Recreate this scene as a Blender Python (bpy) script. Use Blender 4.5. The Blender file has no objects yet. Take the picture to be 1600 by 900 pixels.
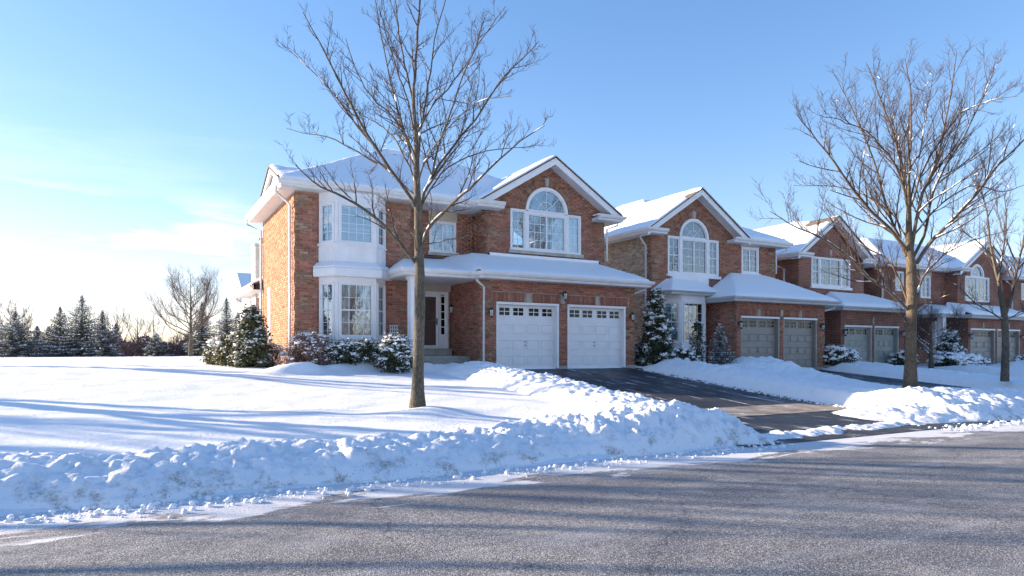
import bpy, math, random
import numpy as np
from mathutils import Vector
random.seed(7); RNG = np.random.default_rng(7)
SC = bpy.context.scene; COL = SC.collection
# ------------------------------------------------------------------ camera
CH = 1.6; FOC = 1060.0; HZ = 550.0; TH = math.radians(60.9)
cam_d = bpy.data.cameras.new('camera'); cam = bpy.data.objects.new('camera', cam_d); COL.objects.link(cam)
cam.location = (0, 0, CH); cam.rotation_euler = (math.radians(90), 0, TH - math.radians(90))
cam_d.sensor_width = 36; cam_d.lens = 36 * FOC / 1600; cam_d.shift_y = 0.0625
cam_d.clip_start = 0.05; cam_d.clip_end = 3000
SC.camera = cam
# ------------------------------------------------------------------ light
SUN_EL = math.radians(15.5); SUN_AZ = math.radians(140)     # azimuth measured from +X (east) counter-clockwise
sdir = Vector((math.cos(SUN_AZ) * math.cos(SUN_EL), math.sin(SUN_AZ) * math.cos(SUN_EL), math.sin(SUN_EL)))
sun_d = bpy.data.lights.new('sun', 'SUN'); sun = bpy.data.objects.new('sun', sun_d); COL.objects.link(sun)
sun_d.energy = 4.2; sun_d.angle = math.radians(0.53); sun_d.color = (1.0, 0.82, 0.62)
sun.rotation_euler = sdir.to_track_quat('Z', 'Y').to_euler()
W = bpy.data.worlds.new('World'); SC.world = W; W.use_nodes = True
nt = W.node_tree; nt.nodes.clear()
def N(t, typ, **kw):
    n = t.nodes.new(typ)
    for k, v in kw.items():
        setattr(n, k, v)
    return n
out = N(nt, 'ShaderNodeOutputWorld'); bg = N(nt, 'ShaderNodeBackground'); bg.inputs[1].default_value = 0.12
sky = N(nt, 'ShaderNodeTexSky'); sky.sky_type = 'NISHITA'; sky.sun_disc = False
sky.sun_elevation = SUN_EL; sky.sun_rotation = math.pi / 2 - SUN_AZ
sky.altitude = 0; sky.air_density = 1.0; sky.dust_density = 0.15; sky.ozone_density = 3.5
tc = N(nt, 'ShaderNodeTexCoord'); mp = N(nt, 'ShaderNodeMapping'); mp.inputs['Scale'].default_value = (2.2, 2.2, 17)
nz = N(nt, 'ShaderNodeTexNoise'); nz.inputs['Scale'].default_value = 1.55; nz.inputs['Detail'].default_value = 7; nz.inputs['Roughness'].default_value = 0.55
nz.inputs['Distortion'].default_value = 0.35
nt.links.new(tc.outputs['Generated'], mp.inputs[0]); nt.links.new(mp.outputs[0], nz.inputs[0])
rp = N(nt, 'ShaderNodeValToRGB'); rp.color_ramp.elements[0].position = 0.49; rp.color_ramp.elements[1].position = 0.62
nt.links.new(nz.outputs[0], rp.inputs[0])
sp = N(nt, 'ShaderNodeSeparateXYZ'); nt.links.new(tc.outputs['Generated'], sp.inputs[0])
band = N(nt, 'ShaderNodeValToRGB'); cr = band.color_ramp
cr.elements[0].position = 0.03; cr.elements[0].color = (0, 0, 0, 1); cr.elements[1].position = 0.32; cr.elements[1].color = (0, 0, 0, 1)
e = cr.elements.new(0.09); e.color = (.5, .5, .5, 1); e = cr.elements.new(0.175); e.color = (1, 1, 1, 1); e = cr.elements.new(0.205); e.color = (.1, .1, .1, 1)
nt.links.new(sp.outputs[2], band.inputs[0])
mx = N(nt, 'ShaderNodeMath', operation='MULTIPLY'); nt.links.new(rp.outputs[0], mx.inputs[0]); nt.links.new(band.outputs[0], mx.inputs[1])
mxl = N(nt, 'ShaderNodeMapRange'); mxl.inputs[1].default_value = -0.1; mxl.inputs[2].default_value = 0.35; mxl.inputs[3].default_value = 1; mxl.inputs[4].default_value = 0.0
nt.links.new(sp.outputs[0], mxl.inputs[0])
mx2 = N(nt, 'ShaderNodeMath', operation='MULTIPLY'); nt.links.new(mx.outputs[0], mx2.inputs[0]); nt.links.new(mxl.outputs[0], mx2.inputs[1])
mixc = N(nt, 'ShaderNodeMix', data_type='RGBA'); nt.links.new(mx2.outputs[0], mixc.inputs[0])
hsv = N(nt, 'ShaderNodeHueSaturation'); hsv.inputs['Saturation'].default_value = 1.13; nt.links.new(sky.outputs[0], hsv.inputs['Color']); mt_ = N(nt, 'ShaderNodeMix', data_type='RGBA', blend_type='MULTIPLY'); mt_.inputs[0].default_value = 1; mt_.inputs[7].default_value = (1.20, .945, .985, 1); nt.links.new(hsv.outputs[0], mt_.inputs[6]); 
va = N(nt, 'ShaderNodeVectorMath', operation='MULTIPLY'); va.inputs[1].default_value = (.095, .095, .095); nt.links.new(mt_.outputs[2], va.inputs[0])
vb = N(nt, 'ShaderNodeVectorMath', operation='ADD'); vb.inputs[1].default_value = (1, 1, 1); nt.links.new(va.outputs[0], vb.inputs[0])
vc = N(nt, 'ShaderNodeVectorMath', operation='DIVIDE'); nt.links.new(mt_.outputs[2], vc.inputs[0]); nt.links.new(vb.outputs[0], vc.inputs[1]); nt.links.new(vc.outputs[0], mixc.inputs[6]); mixc.inputs[7].default_value = (4.6, 4.5, 4.4, 1)
nt.links.new(mixc.outputs[2], bg.inputs[0]); nt.links.new(bg.outputs[0], out.inputs[0])
SC.view_settings.view_transform = 'Standard'; SC.view_settings.look = 'None'; SC.view_settings.gamma = 1
SC.view_settings.use_curve_mapping = False
SC.view_settings.exposure = 1.75

# ------------------------------------------------------------------ helpers
Fv = (math.cos(TH), math.sin(TH)); Rv = (math.sin(TH), -math.cos(TH))
def proj(x, y, z):
    t = x * Fv[0] + y * Fv[1]; s = x * Rv[0] + y * Rv[1]
    return 800 + FOC * s / t, HZ - FOC * (z - CH) / t, t
def ray(u, v, t):
    a = (u - 800) / FOC
    return np.array([t * (Fv[0] + a * Rv[0]), t * (Fv[1] + a * Rv[1]), CH + t * (HZ - v) / FOC])

def tag(o, label=None, cat=None, group=None, kind=None):
    if label: o['label'] = label
    if cat: o['category'] = cat
    if group: o['group'] = group
    if kind: o['kind'] = kind
    return o
def wloc(p):
    v = Vector((0, 0, 0))
    while p is not None:
        v = v + p.location; p = p.parent
    return v
def link(name, me, mat, parent=None, **kw):
    o = bpy.data.objects.new(name, me); COL.objects.link(o)
    if mat is not None and not me.materials: me.materials.append(mat)
    if parent is not None: o.parent = parent
    tag(o, **kw)
    return o
def empty(name, loc, label, cat, group=None):
    o = bpy.data.objects.new(name, None); COL.objects.link(o); o.location = loc; o.empty_display_size = .3
    return tag(o, label, cat, group)
def npmesh(name, V, F, mat, parent=None, smooth=False, loc=None, attrs=None, **kw):
    """V (n,3) world coordinates, F (m,k) array of equal-size faces or a list of such arrays"""
    V = np.asarray(V, float)
    if loc is not None: off = np.array(loc)
    elif parent is not None: off = np.array(wloc(parent))
    else: off = np.zeros(3)
    V = V - off
    Fs = F if isinstance(F, list) else [F]
    Fs = [np.asarray(f, np.int32) for f in Fs if len(f)]
    me = bpy.data.meshes.new(name)
    nl = sum(f.size for f in Fs); npoly = sum(len(f) for f in Fs)
    me.vertices.add(len(V)); me.vertices.foreach_set('co', V.astype(np.float32).ravel())
    me.loops.add(nl); me.loops.foreach_set('vertex_index', np.concatenate([f.ravel() for f in Fs]))
    me.polygons.add(npoly)
    tot = np.concatenate([np.full(len(f), f.shape[1], np.int32) for f in Fs])
    st = np.concatenate([[0], np.cumsum(tot)[:-1]]).astype(np.int32)
    me.polygons.foreach_set('loop_start', st)
    me.update(calc_edges=True)
    if smooth: me.polygons.foreach_set('use_smooth', np.ones(npoly, bool))
    if attrs:
        for an, (dom, data) in attrs.items():
            data = np.asarray(data, np.float32)
            if data.ndim == 1:
                a = me.attributes.new(an, 'FLOAT', dom); a.data.foreach_set('value', data)
            else:
                a = me.attributes.new(an, 'FLOAT_COLOR', dom); a.data.foreach_set('color', data.ravel())
    me.validate()
    o = link(name, me, mat, parent, **kw)
    if loc is not None and parent is None: o.location = loc
    return o
class MB:
    def __init__(s): s.V = []; s.F = []
    def add(s, vs, fs):
        b = len(s.V); s.V += [tuple(v) for v in vs]; s.F += [[b + i for i in f] for f in fs]
    def box(s, x0, x1, y0, y1, z0, z1):
        s.add([(x0,y0,z0),(x1,y0,z0),(x1,y1,z0),(x0,y1,z0),(x0,y0,z1),(x1,y0,z1),(x1,y1,z1),(x0,y1,z1)],
              [(0,3,2,1),(4,5,6,7),(0,1,5,4),(1,2,6,5),(2,3,7,6),(3,0,4,7)])
    def fbox(s, fr, u0, u1, z0, z1, d0, d1):
        p = [fr.p(u, z, d) for d in (d1, d0) for (u, z) in ((u0,z0),(u1,z0),(u1,z1),(u0,z1))]
        s.add(p, [(0,1,2,3),(7,6,5,4),(0,4,5,1),(1,5,6,2),(2,6,7,3),(3,7,4,0)])
    def fpoly(s, fr, pts, d0, d1):
        n = len(pts)
        s.add([fr.p(u, z, d1) for u, z in pts] + [fr.p(u, z, d0) for u, z in pts],
              [tuple(range(n)), tuple(range(2*n-1, n-1, -1))] + [(i, i+n, (i+1)%n+n, (i+1)%n) for i in range(n)])
    def tube(s, pts, r, n=8, cap=True):
        pts = [Vector(p) for p in pts]; rs = r if isinstance(r, (list, tuple)) else [r]*len(pts)
        b = len(s.V)
        for i, p in enumerate(pts):
            t = (pts[min(i+1, len(pts)-1)] - pts[max(i-1, 0)]).normalized()
            ref = Vector((0,0,1)) if abs(t.z) < .9 else Vector((0,1,0))
            a = t.cross(ref).normalized(); c = t.cross(a)
            for k in range(n):
                q = 2*math.pi*k/n
                s.V.append(tuple(p + (a*math.cos(q) + c*math.sin(q))*rs[i]))
        for i in range(len(pts)-1):
            for k in range(n):
                s.F.append([b+i*n+k, b+i*n+(k+1)%n, b+(i+1)*n+(k+1)%n, b+(i+1)*n+k])
        if cap:
            s.F.append([b+k for k in range(n)]); s.F.append([b+(len(pts)-1)*n+k for k in reversed(range(n))])
    def lathe(s, c, prof, n=10):
        s.tube([(c[0], c[1], c[2]+z) for r, z in prof], [r for r, z in prof], n)
    def sweep(s, path, prof):
        """path: plan points traced left to right as seen from outside; prof: closed (offset outwards, z)"""
        P = [Vector((p[0], p[1])) for p in path]; M = []
        for i in range(len(P)):
            ds = []
            if i > 0: ds.append((P[i]-P[i-1]).normalized())
            if i < len(P)-1: ds.append((P[i+1]-P[i]).normalized())
            ns = [Vector((d.y, -d.x)) for d in ds]
            if len(ns) == 1: M.append(ns[0])
            else:
                m = ns[0]+ns[1]; M.append(m/(1+ns[0].dot(ns[1])))
        b = len(s.V); k = len(prof)
        for p, m in zip(P, M):
            for o, z in prof: s.V.append((p.x+m.x*o, p.y+m.y*o, z))
        for i in range(len(P)-1):
            for j in range(k):
                s.F.append([b+i*k+j, b+i*k+(j+1)%k, b+(i+1)*k+(j+1)%k, b+(i+1)*k+j])
        s.F.append([b+j for j in reversed(range(k))]); s.F.append([b+(len(P)-1)*k+j for j in range(k)])
    def build(s, name, mat, parent=None, smooth=False, bevel=0, **kw):
        off = wloc(parent)
        me = bpy.data.meshes.new(name); me.from_pydata([tuple(Vector(v)-off) for v in s.V], [], s.F)
        me.validate()
        if smooth: me.polygons.foreach_set('use_smooth', np.ones(len(me.polygons), bool))
        o = link(name, me, mat, parent, **kw)
        if bevel:
            m = o.modifiers.new('bevel', 'BEVEL'); m.width = bevel; m.segments = 2; m.limit_method = 'ANGLE'
        return o
class Fr:
    """a vertical wall plane: u runs left to right as seen from outside, n points outwards"""
    def __init__(s, x0, y0, x1, y1):
        s.o = (x0, y0); s.L = math.hypot(x1-x0, y1-y0); s.u = ((x1-x0)/s.L, (y1-y0)/s.L); s.n = (s.u[1], -s.u[0])
    def p(s, u, z, d=0.): return (s.o[0]+s.u[0]*u+s.n[0]*d, s.o[1]+s.u[1]*u+s.n[1]*d, z)

# ------------------------------------------------------------------ numpy noise
def _h(ix, iy, s=0):
    n = (ix.astype(np.int64)*374761393 + iy.astype(np.int64)*668265263 + s*1442695041) & 0x7fffffff
    n = (n ^ (n >> 13))*1274126177 & 0x7fffffff
    n = n ^ (n >> 16)
    return (n & 0xffffff)/float(0xffffff)
def vnoise(x, y, s=0):
    x = np.asarray(x, float); y = np.asarray(y, float)
    ix = np.floor(x); iy = np.floor(y); fx = x-ix; fy = y-iy
    fx = fx*fx*fx*(fx*(fx*6-15)+10); fy = fy*fy*fy*(fy*(fy*6-15)+10)
    a = _h(ix, iy, s); b = _h(ix+1, iy, s); c = _h(ix, iy+1, s); d = _h(ix+1, iy+1, s)
    return (a*(1-fx)+b*fx)*(1-fy) + (c*(1-fx)+d*fx)*fy
def fbm(x, y, o=4, s=0, g=.5):
    v = 0; a = 1; t = 0
    for i in range(o):
        v = v + a*vnoise(x*2**i+i*17.3, y*2**i-i*9.1, s+i); t += a; a *= g
    return v/t
def worley(x, y, s=0):
    ix = np.floor(x); iy = np.floor(y); d1 = np.full(np.shape(x), 9.); r1 = np.zeros(np.shape(x))
    for i in (-1, 0, 1):
        for j in (-1, 0, 1):
            cx = ix+i; cy = iy+j
            px = cx+_h(cx, cy, s); py = cy+_h(cx, cy, s+5)
            d = np.hypot(px-x, py-y); m = d < d1
            d1 = np.where(m, d, d1); r1 = np.where(m, _h(cx, cy, s+9), r1)
    return d1, r1
def lumps(x, y, s=0):
    """chunky ploughed snow: overlapping rounded clods of several sizes, 0..1"""
    wx = x+.10*(fbm(x*3, y*3, 2, s+50)-.5); wy = y+.10*(fbm(x*3, y*3, 2, s+60)-.5)
    v = 0
    for sc, a in ((2.6, .46), (5.5, .30), (12, .17), (25, .09)):
        d, r = worley(wx*sc, wy*sc, s+int(sc))
        v = v + a*(np.clip(1-(d/.78)**2, 0, 1)**.8)*(.35+.65*r)
    return v

# ------------------------------------------------------------------ materials
def newmat(name, col=(.5,.5,.5), rough=.6, spec=.4, metal=0):
    m = bpy.data.materials.new(name); m.use_nodes = True
    b = m.node_tree.nodes['Principled BSDF']
    b.inputs['Base Color'].default_value = (*col, 1); b.inputs['Roughness'].default_value = rough
    b.inputs['Specular IOR Level'].default_value = spec; b.inputs['Metallic'].default_value = metal
    return m, m.node_tree, b
def noise(t, scale, detail=4, rough=.55, vec=None, typ='ShaderNodeTexNoise', dist=0):
    n = t.nodes.new(typ); n.inputs['Scale'].default_value = scale
    if typ == 'ShaderNodeTexNoise':
        n.inputs['Detail'].default_value = detail; n.inputs['Roughness'].default_value = rough; n.inputs['Distortion'].default_value = dist
    if vec is not None: t.links.new(vec, n.inputs['Vector'])
    return n
def ramp(t, src, stops):
    r = t.nodes.new('ShaderNodeValToRGB'); cr = r.color_ramp
    while len(cr.elements) < len(stops): cr.elements.new(.5)
    for e, (p, c) in zip(cr.elements, stops):
        e.position = p; e.color = (*c, 1) if len(c) == 3 else c
    t.links.new(src, r.inputs[0]); return r
def coords(t, kind='Object', scale=None):
    c = t.nodes.new('ShaderNodeTexCoord'); o = c.outputs[kind]
    if kind == 'Pos':
        pass
    if scale:
        mpn = t.nodes.new('ShaderNodeMapping'); mpn.inputs['Scale'].default_value = scale; t.links.new(o, mpn.inputs[0]); o = mpn.outputs[0]
    return o
def wpos(t, scale=None):
    g = t.nodes.new('ShaderNodeNewGeometry'); o = g.outputs['Position']
    if scale:
        mpn = t.nodes.new('ShaderNodeMapping'); mpn.inputs['Scale'].default_value = scale; t.links.new(o, mpn.inputs[0]); o = mpn.outputs[0]
    return o
def bump(t, b, src, strength=.3, dist=.01, prev=None):
    n = t.nodes.new('ShaderNodeBump'); n.inputs['Strength'].default_value = strength; n.inputs['Distance'].default_value = dist
    t.links.new(src, n.inputs['Height'])
    if prev is not None: t.links.new(prev, n.inputs['Normal'])
    t.links.new(n.outputs[0], b.inputs['Normal']); return n.outputs[0]
def mixc_(t, fac, a, b, mode='MIX'):
    m = t.nodes.new('ShaderNodeMix'); m.data_type = 'RGBA'; m.blend_type = mode
    for i, v in ((0, fac), (6, a), (7, b)):
        if isinstance(v, (int, float)): m.inputs[i].default_value = v
        elif isinstance(v, tuple): m.inputs[i].default_value = (*v, 1)
        else: t.links.new(v, m.inputs[i])
    return m.outputs[2]
def mth(t, op, a, b=None, c=None):
    m = t.nodes.new('ShaderNodeMath'); m.operation = op
    for i, v in enumerate((a, b, c)):
        if v is None: continue
        if isinstance(v, (int, float)): m.inputs[i].default_value = v
        else: t.links.new(v, m.inputs[i])
    return m.outputs[0]

# snow (with an optional per-vertex 'dirt' attribute)
def snow_mat(name, dirt=False, bmp=.35, fine=1.0):
    m, t, b = newmat(name, (.90, .91, .925), .55, .25)
    p = wpos(t)
    n1 = noise(t, 9*fine, 6, .65, p); n2 = noise(t, 60*fine, 3, .7, p)
    nb = bump(t, b, n1.outputs[0], bmp, .03); bump(t, b, n2.outputs[0], bmp*.9, .006, nb)
    b.inputs['Subsurface Weight'].default_value = .12; b.inputs['Subsurface Radius'].default_value = (.02, .03, .05); b.inputs['Subsurface Scale'].default_value = .6
    if dirt:
        a = t.nodes.new('ShaderNodeAttribute'); a.attribute_name = 'dirt'
        n3 = noise(t, 3.2, 6, .7, p); n4 = noise(t, 30, 4, .8, p)
        s = mth(t, 'MULTIPLY', ramp(t, n3.outputs[0], [(.50, (0,0,0)), (.63, (1,1,1))]).outputs[0], ramp(t, n4.outputs[0], [(.38, (.1,.1,.1)), (.62, (1,1,1))]).outputs[0])
        f = mth(t, 'MINIMUM', mth(t, 'MULTIPLY', mth(t, 'MULTIPLY', s, a.outputs['Fac']), 1.05), .8)
        vg = noise(t, 16, 2, .5, p, 'ShaderNodeTexVoronoi'); n5 = noise(t, 1.7, 3, .6, p)
        gs = mth(t, 'MULTIPLY', ramp(t, vg.outputs['Distance'], [(.10, (1,1,1)), (.17, (0,0,0))]).outputs[0], ramp(t, n5.outputs[0], [(.46, (0,0,0)), (.6, (1,1,1))]).outputs[0])
        f = mth(t, 'MAXIMUM', f, mth(t, 'MULTIPLY', mth(t, 'MULTIPLY', gs, a.outputs['Fac']), .85))
        c = mixc_(t, f, (.90, .91, .925), (.26, .20, .15))
        t.links.new(c, b.inputs['Base Color'])
    return m
M = {}
M['snow'] = snow_mat('snow'); M['bank'] = snow_mat('ploughed_snow', True, .5); M['lawn'] = snow_mat('lawn_snow', True, .6, 1.6)

def asphalt(name, c0, c1, snowy=0.0, wet=False):
    m, t, b = newmat(name, c0, .75, .4)
    p = wpos(t)
    v = noise(t, 75, 2, .6, p, 'ShaderNodeTexVoronoi'); n1 = noise(t, 85, 4, .75, p); n2 = noise(t, .55, 5, .6, p, dist=.6)
    ps = wpos(t, (.35, 2.2, 1)); n3 = noise(t, 1.4, 6, .65, ps)
    base = mixc_(t, ramp(t, n1.outputs[0], [(.40, (0,0,0)), (.62, (1,1,1))]).outputs[0], c0, c1)
    big = ramp(t, n2.outputs[0], [(.35, (.72, .70, .70)), (.7, (1.2, 1.17, 1.12))])
    col = mixc_(t, 1.0, base, big.outputs[0], 'MULTIPLY')
    hgt = mth(t, 'ADD', v.outputs['Distance'], n1.outputs[0])
    if not wet:
        v2 = noise(t, 62, 2, .6, p, 'ShaderNodeTexVoronoi'); sv = t.nodes.new('ShaderNodeSeparateColor'); t.links.new(v2.outputs['Color'], sv.inputs[0])
        col = mixc_(t, 1.0, col, ramp(t, sv.outputs[0], [(.15, (.62,.62,.63)), (.6, (1.0,1.0,1.0)), (.97, (1.75,1.72,1.68))]).outputs[0], 'MULTIPLY')
        nf = noise(t, .9, 6, .7, wpos(t, (.6, 1.1, 1)), dist=.8)
        col = mixc_(t, ramp(t, nf.outputs[0], [(.5, (0,0,0)), (.68, (.42,.42,.42))]).outputs[0], col, (.47, .455, .45))
        vc = t.nodes.new('ShaderNodeTexVoronoi'); vc.feature = 'DISTANCE_TO_EDGE'; vc.inputs['Scale'].default_value = .33
        nd = noise(t, 1.6, 5, .7, p); vm = t.nodes.new('ShaderNodeVectorMath'); vm.operation = 'MULTIPLY_ADD'; vm.inputs[1].default_value = (.7, .7, .7)
        t.links.new(nd.outputs['Color'], vm.inputs[0]); t.links.new(p, vm.inputs[2]); t.links.new(vm.outputs[0], vc.inputs['Vector'])
        col = mixc_(t, ramp(t, vc.outputs['Distance'], [(.0, (.75,.75,.75)), (.0045, (0,0,0))]).outputs[0], col, (.03, .03, .032))
    if wet:
        b.inputs['Roughness'].default_value = .42
        t.links.new(ramp(t, n2.outputs[0], [(.4, (.45,.45,.45)), (.62, (.75,.75,.75))]).outputs[0], b.inputs['Roughness'])
        pw = wpos(t, (3.2, .22, 1)); n5 = noise(t, 1.3, 7, .7, pw, dist=.3)
        st = ramp(t, n5.outputs[0], [(.56, (0,0,0)), (.63, (1,1,1))])
        n6 = noise(t, 2.0, 4, .7, p)
        f = mth(t, 'MULTIPLY', st.outputs[0], ramp(t, n6.outputs[0], [(.42, (0,0,0)), (.6, (.9,.9,.9))]).outputs[0])
        col = mixc_(t, f, col, (.78, .80, .84))
        bump(t, b, hgt, .22, .004)
    else:
        # thin packed snow and salt dust, heavier towards the snowbank edge
        sp_ = t.nodes.new('ShaderNodeSeparateXYZ'); t.links.new(wpos(t), sp_.inputs[0])
        mr = t.nodes.new('ShaderNodeMapRange'); mr.inputs[1].default_value = 6.3; mr.inputs[2].default_value = 8.0; mr.inputs[3].default_value = -.02; mr.inputs[4].default_value = .52
        mr.clamp = True
        t.links.new(sp_.outputs[1], mr.inputs[0])
        sq = mth(t, 'POWER', mth(t, 'MAXIMUM', mr.outputs[0], 0.0), 1.35)
        pr = wpos(t, (.55, 1.5, 1)); n7 = noise(t, 1.3, 8, .68, pr, dist=.5)
        sm = mth(t, 'ADD', n7.outputs[0], mth(t, 'MULTIPLY', sq, 1.15))
        f = ramp(t, sm, [(.68, (0,0,0)), (.73, (.9,.9,.9))]).outputs[0]
        # white residue lines worn along the wheel tracks
        n8 = noise(t, 1.1, 7, .72, wpos(t, (.14, 1.5, 1)), dist=.4)
        tr = ramp(t, n8.outputs[0], [(.54, (0,0,0)), (.68, (.6,.6,.6))])
        gr = ramp(t, n1.outputs[0], [(.45, (0,0,0)), (.6, (1,1,1))])
        f2 = mth(t, 'MULTIPLY', tr.outputs[0], gr.outputs[0])
        f = mth(t, 'MAXIMUM', f, f2)
        col = mixc_(t, f, col, (.74, .745, .77))
        t.links.new(ramp(t, n2.outputs[0], [(.35, (.5,.5,.5)), (.7, (.78,.78,.78))]).outputs[0], b.inputs['Roughness'])
        bump(t, b, hgt, .6, .008)
    t.links.new(col, b.inputs['Base Color'])
    return m
M['road'] = asphalt('road_asphalt', (.055, .054, .058), (.45, .445, .45))
M['drive'] = asphalt('driveway_asphalt', (.020, .023, .030), (.055, .062, .078), wet=True)
m, t, b = newmat('walk_concrete', (.36, .31, .26), .8); n1 = noise(t, 2.2, 6, .65, wpos(t)); n2 = noise(t, 120, 2, .6, wpos(t))
t.links.new(ramp(t, n1.outputs[0], [(.35, (.20,.17,.145)), (.62, (.40,.345,.29)), (.72, (.7,.7,.7))]).outputs[0], b.inputs['Base Color']); bump(t, b, n2.outputs[0], .4, .004)
M['walk'] = m
m, t, b = newmat('step_concrete', (.38, .38, .34), .85); n1 = noise(t, 6, 5, .6, wpos(t))
t.links.new(ramp(t, n1.outputs[0], [(.3, (.24,.25,.22)), (.7, (.42,.42,.38))]).outputs[0], b.inputs['Base Color']); M['concrete'] = m
# brick: colour = mesh attribute x object colour, with fine grain
def brick_mat():
    m, t, b = newmat('clay_brick', (.3, .12, .08), .85, .2)
    a = t.nodes.new('ShaderNodeAttribute'); a.attribute_name = 'Col'; oi = t.nodes.new('ShaderNodeObjectInfo')
    c = mixc_(t, 1.0, a.outputs['Color'], oi.outputs['Color'], 'MULTIPLY')
    n1 = noise(t, 45, 4, .7, wpos(t)); n2 = noise(t, 7, 4, .6, wpos(t))
    c = mixc_(t, 1.0, c, ramp(t, n1.outputs[0], [(.3, (.72,.72,.72)), (.7, (1.25,1.25,1.25))]).outputs[0], 'MULTIPLY')
    c = mixc_(t, 1.0, c, ramp(t, n2.outputs[0], [(.35, (.82,.82,.82)), (.7, (1.15,1.15,1.15))]).outputs[0], 'MULTIPLY')
    t.links.new(c, b.inputs['Base Color']); bump(t, b, n1.outputs[0], .5, .004)
    return m
M['brick'] = brick_mat()
m, t, b = newmat('mortar', (.40, .32, .27), .95, .1); n1 = noise(t, 9, 4, .6, wpos(t))
t.links.new(ramp(t, n1.outputs[0], [(.3, (.31,.24,.20)), (.7, (.46,.39,.33))]).outputs[0], b.inputs['Base Color']); M['mortar'] = m
def brick_tex(name, ca, cb, mort):
    """distant walls: brick pattern in the wall plane, driven by world position"""
    m, t, b = newmat(name, ca, .85, .2)
    g = t.nodes.new('ShaderNodeNewGeometry'); s = t.nodes.new('ShaderNodeSeparateXYZ'); t.links.new(g.outputs['Position'], s.inputs[0])
    cx = t.nodes.new('ShaderNodeCombineXYZ'); t.links.new(mth(t, 'ADD', s.outputs[0], s.outputs[1]), cx.inputs[0]); t.links.new(s.outputs[2], cx.inputs[1])
    br = t.nodes.new('ShaderNodeTexBrick'); t.links.new(cx.outputs[0], br.inputs[0]); br.inputs['Scale'].default_value = 1
    br.inputs['Brick Width'].default_value = .267; br.inputs['Row Height'].default_value = .081; br.inputs['Mortar Size'].default_value = .009
    br.inputs['Color1'].default_value = (*ca, 1); br.inputs['Color2'].default_value = (*cb, 1); br.inputs['Mortar'].default_value = (*mort, 1)
    n2 = noise(t, 1.1, 5, .6, g.outputs['Position'])
    c = mixc_(t, 1.0, br.outputs[0], ramp(t, n2.outputs[0], [(.35, (.7,.72,.74)), (.68, (1.2,1.15,1.1))]).outputs[0], 'MULTIPLY')
    t.links.new(c, b.inputs['Base Color']); bump(t, b, mth(t, 'SUBTRACT', 1.0, br.outputs['Fac']), .6, .01)
    return m
M['brick_far'] = brick_tex('far_brick', (.22, .085, .06), (.32, .13, .085), (.36, .27, .22))
def paint(name, col, rough=.45, var=.06):
    m, t, b = newmat(name, col, rough, .4); n1 = noise(t, 2.5, 6, .6, wpos(t)); n2 = noise(t, 40, 3, .6, wpos(t))
    lo = tuple(c*(1-var*2) for c in col); hi = tuple(min(1, c*(1+var)) for c in col)
    t.links.new(ramp(t, n1.outputs[0], [(.3, lo), (.7, hi)]).outputs[0], b.inputs['Base Color']); bump(t, b, n2.outputs[0], .12, .002)
    return m
M['white'] = paint('white_paint', (.84, .845, .85), .45, .04); M['gutter'] = paint('gutter_white', (.74, .74, .74), .35); M['soffit'] = paint('soffit', (.66, .66, .66), .6)
M['gdoor'] = paint('white_door_paint', (.82, .83, .85), .4, .03); M['gdoor2'] = paint('greige_door_paint', (.31, .285, .255), .45); M['gdoor3'] = paint('sage_door_paint', (.35, .365, .33), .45)
M['gutter2'] = paint('grey_gutter', (.50, .52, .53), .4); M['tan'] = paint('tan_siding', (.55, .48, .38), .6)
M['stone'] = paint('limestone', (.46, .43, .38), .8, .15); M['chimney'] = paint('chimney_siding', (.52, .53, .53), .7)
M['dark'] = paint('dark_metal', (.03, .032, .035), .4); M['black'] = paint('black_gap', (.012, .012, .014), .8)
M['fdoor'] = paint('brown_door', (.10, .055, .05), .45); M['vent'] = paint('vent_pipe', (.30, .27, .25), .5, .2)
M['lampglass'], _, b = newmat('lamp_glass', (.6, .6, .58), .15, .6)
m, t, b = newmat('shingles', (.10, .085, .075), .9); n1 = noise(t, 12, 5, .7, wpos(t, (1, 1, 4)))
t.links.new(ramp(t, n1.outputs[0], [(.3, (.055,.045,.04)), (.7, (.21,.165,.13))]).outputs[0], b.inputs['Base Color']); bump(t, b, n1.outputs[0], .6, .01); M['shingle'] = m
m, t, b = newmat('curtain', (.70, .72, .72), .8, .2); n1 = noise(t, 3, 4, .6, wpos(t))
t.links.new(ramp(t, n1.outputs[0], [(.3, (.66,.70,.72)), (.7, (.88,.90,.90))]).outputs[0], b.inputs['Base Color']); M['curtain'] = m
M['interior'] = paint('interior', (.13, .13, .13), .9)
def glass(name, tint=(.62, .74, .80), refl=.42):
    m = bpy.data.materials.new(name); m.use_nodes = True; t = m.node_tree; t.nodes.clear()
    o = t.nodes.new('ShaderNodeOutputMaterial'); tr = t.nodes.new('ShaderNodeBsdfTransparent'); tr.inputs[0].default_value = (*tint, 1)
    g = t.nodes.new('ShaderNodeBsdfGlossy'); g.inputs['Roughness'].default_value = .015; g.inputs[0].default_value = (.86, .93, 1, 1)
    n1 = noise(t, 3.3, 2, .4, wpos(t)); bp = t.nodes.new('ShaderNodeBump'); bp.inputs['Strength'].default_value = .10; bp.inputs['Distance'].default_value = .02
    t.links.new(n1.outputs[0], bp.inputs['Height']); t.links.new(bp.outputs[0], g.inputs['Normal'])
    f = t.nodes.new('ShaderNodeFresnel'); f.inputs[0].default_value = 1.5
    a = mth(t, 'ADD', f.outputs[0], refl)
    mx = t.nodes.new('ShaderNodeMixShader'); t.links.new(a, mx.inputs[0]); t.links.new(tr.outputs[0], mx.inputs[1]); t.links.new(g.outputs[0], mx.inputs[2])
    t.links.new(mx.outputs[0], o.inputs[0]); return m
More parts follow.
